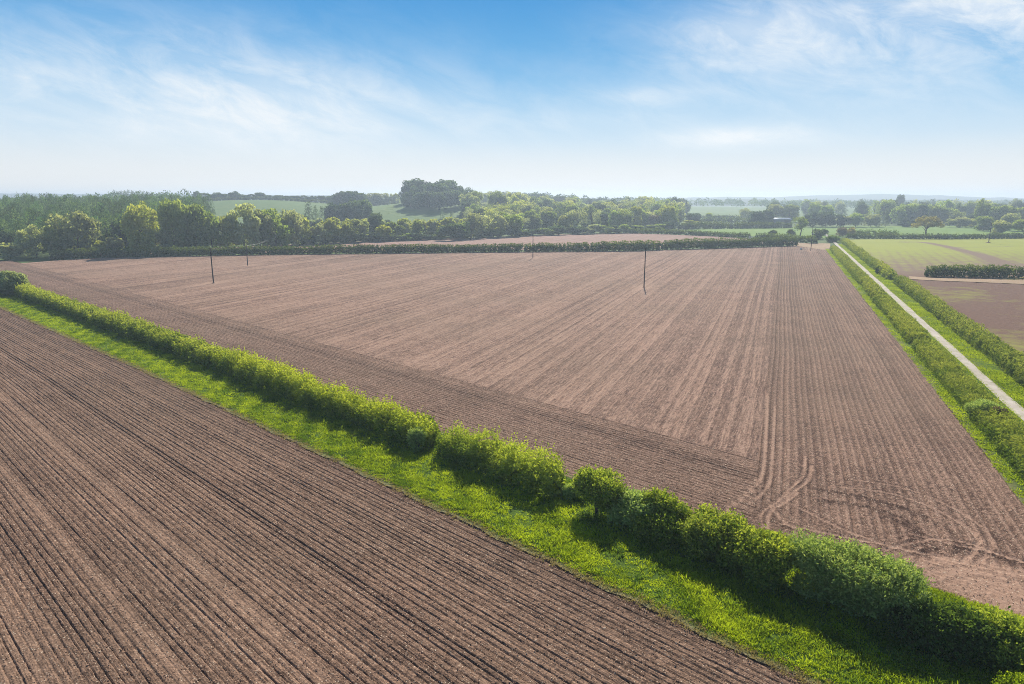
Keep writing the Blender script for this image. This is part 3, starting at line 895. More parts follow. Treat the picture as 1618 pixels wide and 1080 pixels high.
bush('willow_bush', A2(34.2, 8.7), 3.7, 2.0, 3.05, 12500, .145, .065, 6, .5, L_pale, 'large pale green broad bush, tallest in the foreground', 'bush', None, rz=AZ2, nlobe=40, base=.02, up=1.0)
bush('bramble_bush', A2(33.4, 5.0), 2.2, 1.3, 1.9, 4600, .15, .09, 5, .34, L_dark, 'dark green bush at the right foot of the pale broad bush', 'bush', None, rz=AZ2, nlobe=16)
bush('elder_bush', A2(34.4, 2.7), 1.7, 1.3, 1.7, 2600, .15, .08, 5, .40, L_hedge, 'open twiggy bush with a bare leaning stem in the lower right corner', 'bush', None, rz=AZ2, solid=.1, nlobe=13)
bush('rose_bush', A2(34.3, -.4), 2.1, 1.6, 1.9, 4200, .15, .085, 5, .42, L_hedge, 'spreading thorny bush at the bottom right edge of the picture', 'bush', None, rz=AZ2, solid=.15, nlobe=15)
bush('nettle_clump', A2(32.3, 1.2), 1.5, .9, .7, 2200, .11, .06, 5, .25, L_grass, 'low bright nettles in front of the twiggy corner bush', 'plant', None, stems=False)
bush('bramble_bush', A2(34.2, 26.5), .8, .7, 1.1, 900, .11, .06, 5, .25, L_pale, 'small scrubby bush filling the second gap beside the stemmed tree', 'bush', None, base=.05)
bush('blossom_bush', A2(32.6, 41.3), .75, .7, 1.9, 1000, .10, .06, 5, .2, L_pale, 'greyish white-flowering bush at the end of the middle hedge run', 'bush', None, base=.05)
bush('hawthorn_bush', G(19, 466), 3.3, 2.8, 5.2, 5600, .30, .19, 5, .5, L_flower, 'big round pale-topped bush at the left edge of the near hedge', 'bush', None, base=.12)
bush('hawthorn_bush', G(-22, 470), 3.0, 2.4, 3.2, 2500, .26, .16, 5, .5, L_dark, 'lower dark bush left of the big round pale-topped bush', 'bush', None, base=.05)
# russet / blossom bush in the lane hedge
bush('hawthorn_bush', A1(18.6, 71.4), 1.5, 1.5, 1.6, 2600, .13, .08, 6, .34, L_pale, 'pale flowering bush swelling out of the lane hedge at the right edge', 'bush', None, rz=math.atan2(r1[1], r1[0]), nlobe=15, blossom=500)
bush('copper_bush', A1(19.6, 70.6), 1.0, .8, 1.5, 1100, .14, .08, 5, .30, L_russet, 'brownish bush on top of the lane hedge at the right edge', 'bush', None, rz=1.2, nlobe=12)
bush('hawthorn_bush', A1(26.8, 76), 1.7, 1.3, 2.3, 1800, .18, .11, 5, .34, L_pale, 'flowering greyish bush in the hedge right of the lane', 'bush', None, base=.05)
bush('gorse_bush', G(1392, 432), 1.4, 1.2, 2.0, 700, .24, .15, 4, .35, L_dark, 'dark clipped bush standing in the gap of the right lane hedge', 'bush', None, base=.05)
bush('blossom_bush', G(433, 390.3), 1.6, 1.4, 3.6, 500, .36, .24, 4, .5, L_blossom, 'white-flowering bush showing above the far hedge near the pale post', 'bush', None, base=.2, stems=False)
gS = 'scrub bushes round the lane end'
for u, vb, w_, hh, mt, lb in ((1220, 371.5, 4, 2.6, L_far, 'low scrub bush in the meadow left of the half-bare tree'), (1250, 371.5, 4, 3.0, L_far, 'scrub bush just left of the half-bare tree'),
                              (1292, 377, 6.5, 4.5, L_far, 'dark bush right behind the corner pole'), (1302, 371, 4, 3.4, L_dark, 'small bush between corner pole and lane end'),
                              (1316, 382, 6, 2.6, L_dark, 'rounded green bush at the lane end'), (1330, 373, 6, 4.6, T_pink, 'pinkish leafing bush behind the lane end'),
                              (1343, 373, 5, 4.8, T_copper, 'brownish leafing bush beyond the lane end, right one')):
    bush('scrub_bush', G(u, vb), w_ / 2, w_ / 2, hh, 420, .5, .35, 4, .6, mt, lb, 'bush', gS, stems=False, base=.05)

# ------------------------------------------------------------------ trees
def crown_broad(seed, nlobe=18, n=1500, size=.055, flat=1.0, zlo=.22, sparse=0):
    global rng
    keep = rng; rng = np.random.default_rng(seed)
    parts = []
    zc = (zlo + 1) / 2; zh = (1 - zlo) / 2
    for k in range(nlobe):
        zz = rng.uniform(zlo + .1, .87)
        env = .40 * math.sqrt(max(.12, 1 - ((zz - zc + .02) / (zh * 1.08)) ** 2)) * flat
        a = rng.uniform(0, 6.283); r = env * math.sqrt(rng.uniform(.25, 1))
        c = np.array([math.cos(a) * r, math.sin(a) * r, zz])
        if k == 0: c = np.array([rng.uniform(-.08, .08), rng.uniform(-.08, .08), .86])
        lr = rng.uniform(.10, .19); m_ = n // nlobe
        q = unit(rng.normal(size=(m_, 3))); rad = rng.uniform(.80, 1.08, m_) if not sparse else rng.uniform(.2, 1.3, m_)
        P = c + q * np.array([lr, lr, lr * 1.05]) * rad[:, None]
        P[:, 2] = np.clip(P[:, 2], zlo * .6, 1.02)
        t0 = rng.uniform(.0, .45) + .35 * c[2]  # lobes tinted lighter with height, a top-lit look put into leaf colour
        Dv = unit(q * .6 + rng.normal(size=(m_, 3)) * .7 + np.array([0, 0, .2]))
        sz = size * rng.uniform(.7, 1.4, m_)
        parts.append(leaves(P - Dv * sz[:, None] * .5, Dv, sz, sz * .8, np.clip(t0 + .25 * q[:, 2] + rng.normal(size=m_) * .08, 0, 1)))  # upper side of each lobe tinted lighter too, painted top light
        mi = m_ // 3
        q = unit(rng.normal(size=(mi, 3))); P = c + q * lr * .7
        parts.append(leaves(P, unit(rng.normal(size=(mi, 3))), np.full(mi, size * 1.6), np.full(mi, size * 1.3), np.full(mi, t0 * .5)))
    out = join(parts); rng = keep
    return out


def crown_pine(seed, n=1300, cone=.5, zlo=.3, size=.05):
    global rng
    keep = rng; rng = np.random.default_rng(seed)
    parts = []; lay = 11
    for k in range(lay):
        f = k / (lay - 1); z = zlo + (1 - zlo) * f * .96
        rr_ = .44 * (1 - f) ** cone + .05
        nb = max(3, int(8 * (1 - f * .6)))
        for b in range(nb):
            a = 6.283 * b / nb + rng.uniform(-.5, .5) + k; rd = rr_ * rng.uniform(.45, .95)
            c = np.array([math.cos(a) * rd, math.sin(a) * rd, z + rng.uniform(-.03, .03)])
            m_ = max(6, n // (lay * 6)); q = unit(rng.normal(size=(m_, 3)))
            P = c + q * np.array([.10, .10, .05]) * rng.uniform(.4, 1.1, m_)[:, None]
            Dv = unit(q * .7 + rng.normal(size=(m_, 3)) * .6 + np.array([0, 0, .35]))
            sz = size * rng.uniform(.6, 1.4, m_)
            parts.append(leaves(P, Dv, sz, sz * .55, np.clip(rng.uniform(.1, .9) + rng.normal(size=m_) * .15, 0, 1)))
    out = join(parts); rng = keep
    return out


def as_mesh(name, vft, mat): return mesh_np(name, vft[0], vft[1], mat, {'tint': vft[2]}, link=False)


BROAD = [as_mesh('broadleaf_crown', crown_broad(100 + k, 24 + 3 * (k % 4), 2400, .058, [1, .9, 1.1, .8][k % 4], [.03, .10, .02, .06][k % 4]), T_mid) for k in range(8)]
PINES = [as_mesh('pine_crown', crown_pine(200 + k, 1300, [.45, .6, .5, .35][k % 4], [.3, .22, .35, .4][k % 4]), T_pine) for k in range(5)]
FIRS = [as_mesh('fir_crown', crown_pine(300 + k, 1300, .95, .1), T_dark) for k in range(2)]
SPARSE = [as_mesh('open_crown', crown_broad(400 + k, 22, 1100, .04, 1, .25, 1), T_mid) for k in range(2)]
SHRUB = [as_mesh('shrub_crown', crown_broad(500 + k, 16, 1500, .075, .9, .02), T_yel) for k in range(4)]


def unit_trunk(seed, fork):
    global rng
    keep = rng; rng = np.random.default_rng(seed)
    v, f = tubes(trunk_segs(.9, .022, 6, .36, fork), 6); rng = keep
    return mesh_np('trunk', v, f, M_bark, link=False)


TRUNKS = [unit_trunk(600 + k, .32) for k in range(3)]; PTRUNK = mesh_np('pine_trunk', *tubes([((0, 0, -.02), (0, 0, .5), .018, .013), ((0, 0, .5), (0, 0, .95), .013, .003)], 6), M_bark, link=False)
KIND = {'b': ('broadleaf_tree', BROAD, TRUNKS), 'p': ('pine_tree', PINES, [PTRUNK]), 'f': ('fir_tree', FIRS, [PTRUNK]), 's': ('open_tree', SPARSE, TRUNKS), 'h': ('shrub', SHRUB, None)}
NTREE = {}


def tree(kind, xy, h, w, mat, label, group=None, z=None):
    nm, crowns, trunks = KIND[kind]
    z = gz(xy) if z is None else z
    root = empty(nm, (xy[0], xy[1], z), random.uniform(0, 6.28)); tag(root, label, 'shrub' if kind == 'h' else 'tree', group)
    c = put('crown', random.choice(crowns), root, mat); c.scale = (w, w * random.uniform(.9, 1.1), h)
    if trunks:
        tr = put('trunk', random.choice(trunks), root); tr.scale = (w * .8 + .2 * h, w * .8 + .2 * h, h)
    NTREE[nm] = NTREE.get(nm, 0) + 1
    return root


def ptree(kind, u, vt, vb, wpx, mat, label, group=None, dist=None, grow=1.0):
    """tree whose foot stands at picture row vb on the flat (or at a given distance on the hills)"""
    p = G(u, vb) if dist is None else D(u, dist)
    d = p[1]; z = gz(p)
    top = HCAM + (VH - vt) / FH * d
    return tree(kind, p, max(2.0, (top - z) * grow), wpx / FH * d * 1.3, mat, label, group, z)


MIDW = [T_mid, T_grey, T_yel, T_mid, T_grey, T_dark]
for i in range(46):
    u = 440 + i * 6.6 + random.uniform(-6, 6); dd = random.uniform(330, 430); vt = 348 + random.uniform(-4, 5)
    if u < 480: vt -= 8
    p = D(u, dd); tree('h', p, HCAM + (VH - vt) / FH * dd, random.uniform(6, 10), random.choice(MIDW), 'rounded shrub in the thicket between the strip field and the mound', 'thicket below the grassy mound', 0)
# single trees that stand out
root = empty('oak_tree', (*G(1463, 373.5), 0)); tag(root, 'spreading umbrella-shaped oak standing alone behind the green crop', 'tree')
d = G(1463, 373.5)[1]; ow = 49 / FH * d; oh = 34 / FH * d * 1.02
parts = []
for k in range(40):
    a = rng.uniform(0, 6.28); r = math.sqrt(rng.uniform(0, 1)) * .5
    zc = .40 + .48 * math.sqrt(max(0, 1 - (r / .55) ** 2)) * rng.uniform(.75, 1) - (.12 if r > .4 else 0)
    c = np.array([math.cos(a) * r * ow * .86, math.sin(a) * r * ow * .86, zc * oh]); m_ = 150
    q = unit(rng.normal(size=(m_, 3))); P = c + q * np.array([1.25, 1.25, .95]) * rng.uniform(.4, 1.15, m_)[:, None]
    Dv = unit(q + rng.normal(size=(m_, 3)) * .8); sz = .42 * rng.uniform(.6, 1.4, m_)
    parts.append(leaves(P, Dv, sz, sz * .7, np.clip(rng.uniform(.2, .8) + rng.normal(size=m_) * .2, 0, 1)))
v, f, t = join(parts); mesh_np('crown', v, f, T_copper, {'tint': t}, parent=root)
v, f = tubes(trunk_segs(oh * .9, .48, 9, .5, .26), 8); mesh_np('trunk', v, f, M_bark, parent=root)

root = empty('ash_tree', (*G(1264, 372), 0)); tag(root, 'half-bare dark-limbed tree standing in the meadow beside the corner pole', 'tree')
d = G(1264, 372)[1]; ah = 31 / FH * d; aw = 26 / FH * d
v, f, t = crown_broad(777, 20, 900, .05, 1, .25, 1); mesh_np('crown', v * [aw, aw, ah], f, T_mid, {'tint': t}, parent=root)
segs = trunk_segs(ah * .95, .34, 9, .42, .25)
for k in range(40):
    a = rng.uniform(0, 6.28); b0 = np.array([0, 0, ah * rng.uniform(.3, .8)]); e = b0 + np.array([math.cos(a) * aw * .45 * rng.uniform(.4, 1), math.sin(a) * aw * .45 * rng.uniform(.4, 1), ah * rng.uniform(.05, .22)])
    segs.append((b0, e, .11, .03))
v, f = tubes(segs, 6); mesh_np('trunk', v, f, M_bark, parent=root)

# left wood: foremost trees, each hand placed
LW = [
    ('h', 20, 383, 409, 34, T_grey, 'pale willow scrub at the left picture edge below the pines'),
    ('b', 58, 355, 406, 38, T_grey, 'rounded grey-green tree left of the tall pale tree, before the pines'),
    ('b', 95, 352, 405, 30, T_mid, 'small dark tree squeezed left of the tall pale-edged tree'),
    ('b', 124, 333, 404, 56, T_grey, 'tall pale-edged tree standing out before the dark pines'),
    ('h', 158, 380, 404, 26, T_yel, 'low yellowish shrub at the foot of the dark pines'),
    ('h', 180, 374, 403, 30, T_grey, 'greyish shrub between pines and yellow-topped tree'),
    ('b', 224, 323, 402, 46, T_yel, 'tall round tree with yellow-green crown, brightest at the wood edge'),
    ('b', 232, 319, 398, 34, T_yel, 'yellow tree top peeping behind the brightest round tree'),
    ('h', 250, 362, 400, 38, T_grey, 'silvery shrub at the foot of the brightest round tree'),
    ('b', 276, 315, 399, 42, T_mid, 'tall tree with yellowish top right of the brightest round tree'),
    ('h', 290, 374, 398, 30, T_mid, 'green shrub under the tall yellowish-topped tree'),
    ('b', 314, 320, 397, 48, T_mid, 'broad leafy tree left of the smaller yellow-flanked one'),
    ('b', 336, 334, 396, 32, T_mid, 'dull green tree between the broad leafy tree and the yellow-flanked one'),
    ('b', 360, 341, 395, 36, T_yel, 'small yellow-flanked tree above the leftmost field pole'),
    ('b', 386, 322, 394, 44, T_grey, 'tall tree with misty crown in front of the left green hill'),
    ('b', 412, 331, 393, 36, T_grey, 'brownish-green tree right of the misty tall tree'),
    ('b', 436, 327, 391, 44, T_mid, 'dense tree just behind the pale posts'),
    ('b', 462, 331, 389, 34, T_grey, 'tall slim tree at the right end of the left wood'),
    ('h', 484, 344, 386, 30, T_yel, 'pale yellow shrub right of the left wood'),
    ('h', 503, 352, 386, 26, T_grey, 'grey willow before the dark fir group'),
    ('h', 522, 343, 384, 36, T_yel, 'large rounded pale shrub before the dark fir group'),
    ('h', 546, 350, 383, 30, T_yel, 'second rounded pale shrub before the dark fir group'),
    ('h', 566, 346, 382, 34, T_grey, 'third rounded pale shrub, under the tall dark tree'),
    ('b', 594, 336, 377, 26, T_dark, 'dark purplish tree at the foot of the grassy mound'),
    ('h', 606, 355, 381, 26, T_yel, 'small pale round shrub right of the purplish tree'),
    ('h', 622, 350, 378, 30, T_mid, 'mid-green shrub under the grassy mound'),
    ('h', 640, 345, 376, 28, T_yel, 'yellow shrub on the left under the grassy mound'),
    ('h', 660, 346, 375, 30, T_grey, 'greyish shrub in the middle under the grassy mound'),
    ('h', 684, 346, 375, 30, T_yel, 'bright shrub left of the dark dome under the mound'),
    ('h', 708, 343, 374, 34, T_yel, 'brightest yellow shrub behind the dark dome under the mound'),
    ('h', 716, 353, 379, 42, T_dark, 'dark dome-shaped shrub at the edge of the pale strip field'),
    ('h', 728, 346, 373, 28, T_yel, 'yellow shrub right behind the dark dome'),
    ('b', 748, 336, 376, 30, T_grey, 'thin grey tree right of the dark dome'),
    ('b', 780, 337, 374, 36, T_grey, 'wide pale tree under the right flank of the mound'),
    ('b', 808, 338, 373, 34, T_mid, 'mid-green tree left of the middle pole'),
]
for k, u, vt, vb, w_, mt, lb in LW: ptree(k, u, vt, vb, w_, mt, lb)
DK = [(486, 319, 24, 'f', 'leftmost conifer of the dark group below the left hill'), (497, 325, 15, 'f', 'narrow conifer second in the dark group below the left hill'), (507, 326, 17, 'f', 'pointed conifer in the middle of the dark group'),
      (524, 321, 24, 'b', 'rounded dark tree right of the pointed conifer'), (546, 319, 28, 'b', 'full dark tree left of the tallest of the dark group'), (567, 315, 34, 'b', 'tallest tree of the dark group, before the mound')]
for u, vt, w_, k, lb in DK: ptree(k, u, vt, None, w_, T_dark, lb, None, 430)
for u, vt, lb in ((698, 331, 'left of three tiny conifers on the mound foot'), (713, 333, 'middle one of three tiny conifers on the mound foot'), (729, 335, 'right one of three tiny conifers on the mound foot')):
    ptree('f', u, vt, None, 10, T_dark, lb, None, 480)

# clumps on the skyline
gM = 'trees crowning the grassy mound'
for u, vt, w_, d in ((650, 286, 26, 566), (659, 283, 28, 570), (674, 288, 30, 560), (690, 290, 34, 552), (700, 284, 26, 572), (711, 284, 24, 578), (724, 294, 22, 575), (642, 303, 14, 556), (668, 292, 30, 548), (684, 290, 34, 545), (706, 294, 24, 556)):
    ptree('b', u, vt, None, w_, T_dark, 'dark tree added below the mound clump to fill in its shadow', gM, d)
for u, vt, w_, d in ((648, 300, 24, 530), (662, 303, 22, 522), (676, 302, 26, 526), (692, 303, 26, 520), (706, 302, 24, 528), (720, 301, 22, 534), (732, 303, 18, 545)):  # dark trees added on the front slope, standing in for the clump's shadow
    ptree('b', u, vt, None, w_, T_dark, 'dark tree added below the mound clump to fill in its shadow', gM, d)
ptree('s', 738, 296, None, 18, T_dark, 'ragged thin tree at the right end of the mound clump', None, 570)
ptree('s', 634, 302, None, 10, T_dark, 'spindly little tree at the left end of the mound clump', None, 560)
gC = 'trees along the crest of the left hill'
for u, vt, w_ in ((311, 302, 9), (322, 304, 14), (334, 307, 12), (346, 304, 16), (358, 306, 12), (371, 302, 15), (384, 307, 14), (398, 306, 12), (411, 304, 15), (424, 308, 14), (440, 308, 14), (452, 309, 12), (466, 309, 14), (480, 308, 9), (493, 309, 12), (508, 309, 12), (521, 309, 14)):
    ptree('b', u, vt, None, w_ * 1.15, T_dark, 'small skyline tree along the crest hedge of the left hill', gC, 655)
gD = 'dark clump on the skyline between hill and mound'
for u, vt, w_ in ((531, 306, 18), (540, 302, 20), (551, 301, 22), (562, 301, 22), (571, 304, 18)):
    ptree('b', u, vt, None, w_, T_dark, 'dark tree in the skyline clump left of the mound', gD, 600)
gE = 'pale skyline trees left of the mound'
for u, vt, w_ in ((583, 305, 16), (594, 304, 18), (606, 305, 16), (618, 306, 13), (626, 304, 10)):
    ptree('b', u, vt, None, w_, T_grey, 'pale tree on the skyline between dark clump and mound', gE, 690)
gP = 'pines on the far left skyline'
for u in range(180, 238, 6):
    ptree('p', u, 301 + abs(u - 205) * .08, None, 14, T_dark, 'pine in the dark skyline clump above the left wood', gP, 700)
gR = 'trees on the wooded ridge right of the mound'
for i, u in enumerate(np.arange(748, 985, 5.6)):
    vt = np.interp(u, [748, 775, 790, 830, 880, 930, 985], [306, 302, 302, 305, 308, 313, 318]) + random.uniform(-1.2, 2)
    ptree(random.choice('bbp'), u + random.uniform(-3, 3), vt, None, random.uniform(14, 22), T_dark if u > 800 else T_grey, 'hazy blue-green tree on the wooded ridge right of the mound', gR, random.uniform(740, 860))
for i in range(44):
    u = random.uniform(745, 985); dd = random.uniform(600, 760)
    p = D(u, dd); vt = np.interp(u, [745, 800, 900, 985], [322, 318, 319, 324]) + random.uniform(-2, 4)
    ptree('b', u, vt, None, random.uniform(18, 28), random.choice([T_mid, T_grey, T_dark]), 'hazy tree on the lower slope of the ridge right of the mound', 'trees on the ridge slope', dd)

# dense pine wood at the left
gW = 'pines of the dense left wood'
cnt = 0
for dd in np.arange(246, 520, 9.0):
    uu0 = -30
    uu1 = np.interp(dd, [236, 300, 400, 520], [170, 300, 330, 300])
    step = 7.6 / dd * FH
    for u in np.arange(uu0 + random.uniform(0, step), uu1, step):
        if cnt >= 285: break
        u2 = u + random.uniform(-.35, .35) * step
        p = D(u2, dd + random.uniform(-3.5, 3.5))
        if p[1] < 243 and u2 > 120: continue
        hh = np.interp(dd, [240, 275, 330, 420, 520], [11.5, 14.5, 18.3, 20.5, 21.5]) * random.uniform(.92, 1.07)
        tree('p', p, hh, random.uniform(7.5, 10), T_pine, 'dark pine packed in the dense wood at the left', gW, 0)
        cnt += 1
for u, vt, vb in ((6, 360, 404), (150, 352, 400), (178, 346, 398), (200, 350, 398)):
    ptree('b', u, vt, vb, 34, T_dark, 'dark undergrowth tree at the shaded front of the left wood', 'dark trees at the front of the left wood')

# woods across the middle, behind the pale strip field
gX = 'mixed trees in the wood behind the pale strip field'
mats = [T_mid, T_grey, T_grey, T_mid, T_yel, T_dark]
for i in range(150):
    u = random.uniform(735, 1085)
    base = np.interp(u, [735, 830, 985, 1085], [372, 368, 364, 360]); fdep = random.random() ** 1.2
    dmin = G(u, base)[1]; dd = dmin + fdep * np.interp(u, [735, 985, 1085], [190, 280, 260])
    p = D(u, dd); hh = np.interp(dd, [330, 450, 650], [9.5, 13.5, 17]) * random.uniform(.75, 1.15)
    tree(random.choice('bbbs') if hh > 9 else 'h', p, hh, hh * random.uniform(.75, 1.05), random.choice(mats), 'tree in the mixed wood behind the pale strip field', gX)
for i in range(46):                                                # bushy edge of that wood
    u = 440 + i * 13.6 + random.uniform(-4, 4)
    base = np.interp(u, [440, 560, 700, 830, 985, 1085], [388, 382.5, 377.5, 372.5, 367.5, 364.5])
    ptree('h', u, base - random.uniform(9, 15), base, random.uniform(22, 32), random.choice([T_dark, T_dark, T_mid, T_grey]), 'low dark shrub along the edge of the pale strip field', 'shrubs edging the pale strip field')
for u, vt, vb, w_, mt, k, lb in ((1037, 339, 361, 24, T_pink, 'b', 'pinkish blossoming tree at the right of the mixed wood'), (1096, 336, 356, 24, T_dark, 'b', 'dark domed tree left of the far meadow'), (1092, 347, 359.5, 26, T_yel, 'h', 'bright yellow-green shrub under the dark domed tree'),
                              (1120, 335, 348, 12, T_mid, 'b', 'small single tree at the left of the far meadow'), (1177, 328, 347, 16, T_grey, 'b', 'thin pale tree standing in the far meadow'),
                              (1194, 333, 357, 22, T_dark, 'b', 'left of two dark trees beside the barn'), (1210, 330, 356, 20, T_dark, 'b', 'right and taller of two dark trees beside the barn'),
                              (1060, 336, 358, 20, T_mid, 'b', 'tree right behind the little white building'), (1024, 335, 360, 22, T_grey, 'b', 'greyish tree left of the pinkish blossoming tree')):
    ptree(k, u, vt, vb, w_, mt, lb)

# woods on the right
RW = [
    ('b', 1225, 323, 350, 26, T_grey, 'pale tree rising behind the barn'), ('b', 1247, 322, 350, 26, T_mid, 'tree right behind the barn end'), ('b', 1284, 335, 358, 24, T_dark, 'dark tree behind the corner pole'),
    ('b', 1304, 334, 358, 26, T_dark, 'broad dark tree right of the corner pole'), ('b', 1322, 338, 358, 22, T_dark, 'low dark tree left of a pale round shrub on the right'), ('h', 1334, 341, 358, 22, T_grey, 'pale round shrub among the dark trees on the right'),
    ('b', 1352, 336, 358, 24, T_mid, 'mid-green tree between pale shrub and narrow conifer'), ('b', 1376, 338, 358, 24, T_grey, 'grey-green tree left of the narrow dark conifer'), ('f', 1399, 331, 358, 11, T_dark, 'narrow dark conifer at the left end of the tall plantation'),
    ('h', 1432, 345, 358, 24, T_dark, 'dark shrub at the foot of the tall plantation'), ('h', 1500, 345, 359, 20, T_grey, 'greyish shrub at the right foot of the plantation'),
    ('h', 1520, 342, 359, 24, T_grey, 'silvery shrub right of the plantation'), ('h', 1534, 345, 359, 20, T_yel, 'pale yellow shrub right of the plantation'), ('b', 1536, 335, 357, 14, T_dark, 'dark pointed tree left of the tall ivy-clad tree'),
    ('b', 1548, 314, 358, 17, T_mid, 'tall slender ivy-clad tree overtopping the right wood'), ('b', 1553, 340, 364, 28, T_mid, 'dark bushy tree under the tall ivy-clad tree'), ('h', 1580, 348, 371, 26, T_grey, 'pale leafless-looking shrub behind the right-hand pole'),
    ('b', 1572, 325, 357, 26, T_mid, 'leafy tree right of the tall ivy-clad tree'), ('b', 1590, 324, 357, 26, T_mid, 'second leafy tree right of the tall ivy-clad tree'), ('b', 1612, 326, 357, 28, T_mid, 'leafy tree at the right picture edge'),
    ('b', 1596, 336, 364, 26, T_grey, 'purplish grey tree in front of the right wood'), ('h', 1614, 346, 371, 26, T_mid, 'round shrub at the right picture edge'), ('b', 1636, 326, 358, 28, T_mid, 'tree just outside the right wood'),
]
for k, u, vt, vb, w_, mt, lb in RW: ptree(k, u, vt, vb, w_, mt, lb)
gQ = 'tall trees of the right-hand plantation'
for i, u in enumerate(np.arange(1409, 1512, 9.2)):
    vt = np.interp(u, [1409, 1425, 1440, 1470, 1490, 1512], [330, 322, 321, 322, 327, 333]) + random.uniform(-1, 1)
    ptree('b', u, vt, 354 + random.uniform(-1.5, 1.5), random.uniform(18, 22), random.choice([T_mid, T_mid, T_dark]), 'tall light-topped tree in the right-hand plantation', gQ)
gY = 'hazy trees of the right-hand woods'
for i in range(70):
    u = random.uniform(1215, 1660); dd = random.uniform(560, 820)
    p = D(u, dd); hh = random.uniform(12, 18)
    if 1100 < u < 1290 and dd < 640: dd += 120; p = D(u, dd)
    tree(random.choice('bbbp'), p, hh, hh * random.uniform(.7, 1), random.choice([T_mid, T_grey, T_dark, T_dark]), 'hazy tree in the woods behind the right-hand meadow', gY, 0)
tree('b', D(1423, 760), 22.5, 12, T_dark, 'round-topped tree standing above the right-hand plantation skyline')

# distant forest masses
def woodland(name, n, pts, size, mat):
    V = []; parts = []
    for (x, y, h, w) in pts:
        m_ = n; q = unit(rng.normal(size=(m_, 3))); q[:, 2] = np.abs(q[:, 2]) - .15
        z0 = gz((x, y))
        P = np.array([x, y, z0 + h * .5]) + q * np.array([w * .55, w * .55, h * .5]) * rng.uniform(.6, 1.05, m_)[:, None]
        P[:, 2] = np.clip(P[:, 2], .2, 36.2)
        Dv = unit(q + rng.normal(size=(m_, 3)) * .7); sz = size * rng.uniform(.6, 1.4, m_)
        parts.append(leaves(P, Dv, sz, sz * .8, np.clip(rng.uniform(0, 1) + rng.normal(size=m_) * .15, 0, 1)))
    v, f, t = join(parts)
    return tag(mesh_np(name, v, f, mat, {'tint': t}), kind='stuff')


pts = []
for i in range(420):
    dd = rng.uniform(860, 1500); u = rng.uniform(985, 1750)
    if 1100 < u < 1200 and dd < 930: continue
    x, y = D(u, dd); pts.append((x, y, rng.uniform(11, 17), rng.uniform(9, 15)))
woodland('woodland', 90, pts, 1.7, T_dark)
pts = []
for i in range(260):
    dd = rng.uniform(520, 1000); u = rng.uniform(-120, 300)
    x, y = D(u, dd); pts.append((x, y, rng.uniform(13, 19) if dd < 640 else rng.uniform(11, 15), rng.uniform(9, 13)))
woodland('woodland', 90, pts, 1.3, T_pine)
pts = []
for i in range(260):
    dd = rng.uniform(780, 1300); u = rng.uniform(560, 1020)
    x, y = D(u, dd); pts.append((x, y, rng.uniform(8, 13), rng.uniform(9, 13)))
woodland('woodland', 70, pts, 1.7, T_dark)
pts = []
for u in np.arange(-60, 560, 6):
    d0 = G(u, np.interp(u, [-60, 150, 400, 560], [409, 403, 391, 383]))[1] + 3
    x, y = D(u, d0 + rng.uniform(0, 4)); pts.append((x, y, rng.uniform(2.0, 4.5), rng.uniform(3.5, 6)))
woodland('undergrowth', 120, pts, .5, T_dark)

# ------------------------------------------------------------------ poles
def pole(px, top_v, lean, label, box=None, pale=False, foot=0, group='telegraph poles in the fields'):
    p = G(*px); d = p[1]; h = HCAM + (VH - top_v) / FH * d
    root = empty('telegraph_pole', (p[0], p[1], 0)); tag(root, label, 'pole', group)
    r = (.18 if px[0] > 1500 else .125 if px[0] > 1000 else .145) if not pale else .08
    lx = lean * h
    segs = [((0, 0, -.4), (lx * .5, 0, h * .5), r, r * .88), ((lx * .5, 0, h * .5), (lx, 0, h), r * .88, r * .72)]
    mesh_np('shaft', *tubes(segs, 10), M_palepole if pale else M_pole, smooth=True, parent=root)
    ins = []
    for sx in (-1, 1):
        ins += [((lx, 0, h - .35), (lx + sx * .28, 0, h - .30), .025, .025), ((lx + sx * .28, 0, h - .30), (lx + sx * .28, 0, h - .12), .05, .035)]
    mesh_np('insulators', *tubes(ins, 6), M_porcelain, parent=root)
    if box:
        v, f = boxes([(lx * box - .28, lx * box + .28, -.42, -.12, h * box - .35, h * box + .35)])
        mesh_np('switch_box', v, f, M_metal, parent=root)
    if foot:
        a = np.linspace(0, 6.283, 17)[:-1]
        v = [(math.cos(q) * foot * (1 + .2 * math.sin(3 * q)), math.sin(q) * foot, -.05) for q in a] + [(math.cos(q) * foot * .45, math.sin(q) * foot * .45, foot * .28) for q in a] + [(0, 0, foot * .34)]
        f = [(i, (i + 1) % 16, 16 + (i + 1) % 16, 16 + i) for i in range(16)] + [(16 + i, 16 + (i + 1) % 16, 16 + (i + 2) % 16, 32) for i in range(0, 16, 2)]
        o = mesh_np('soil_mound', np.array(v), np.array(f), M_soil, {'tone': np.full(33, .15)}, smooth=True)
        o.location = (p[0], p[1], 0); tag(o, 'little dark earth mound round the foot of the %s' % label.split(' standing')[0], 'mound')
    return p, h, lx


pole((337.5, 447), 390.5, -.006, 'dark leaning pole standing in the left half of the ploughed field, nearest on that side', foot=.5)
pb = pole((391.5, 419), 386, -.002, 'thinner dark pole standing close before the far hedge at the left')
pole((842, 407), 368.5, .0, 'dark pole standing just before the far hedge in the middle of the field')
pole((1017.5, 453.5), 391, .004, 'tall dark pole standing on a pale patch, nearest of all the poles', foot=.4)
pole((1281, 396), 355, .004, 'dark pole with a small box standing in the far right field corner', .66)
pole((1562, 383.5), 351.5, .004, 'dark pole standing in the green crop at the right', .8, foot=1.2)
pole((433, 388.5), 371.5, 0, 'pale slim post standing behind the far hedge by the white bush', None, True)
pw = pole((456, 385.8), 367.5, 0, 'pale slim post standing right of the white bush at the wood edge', None, True)

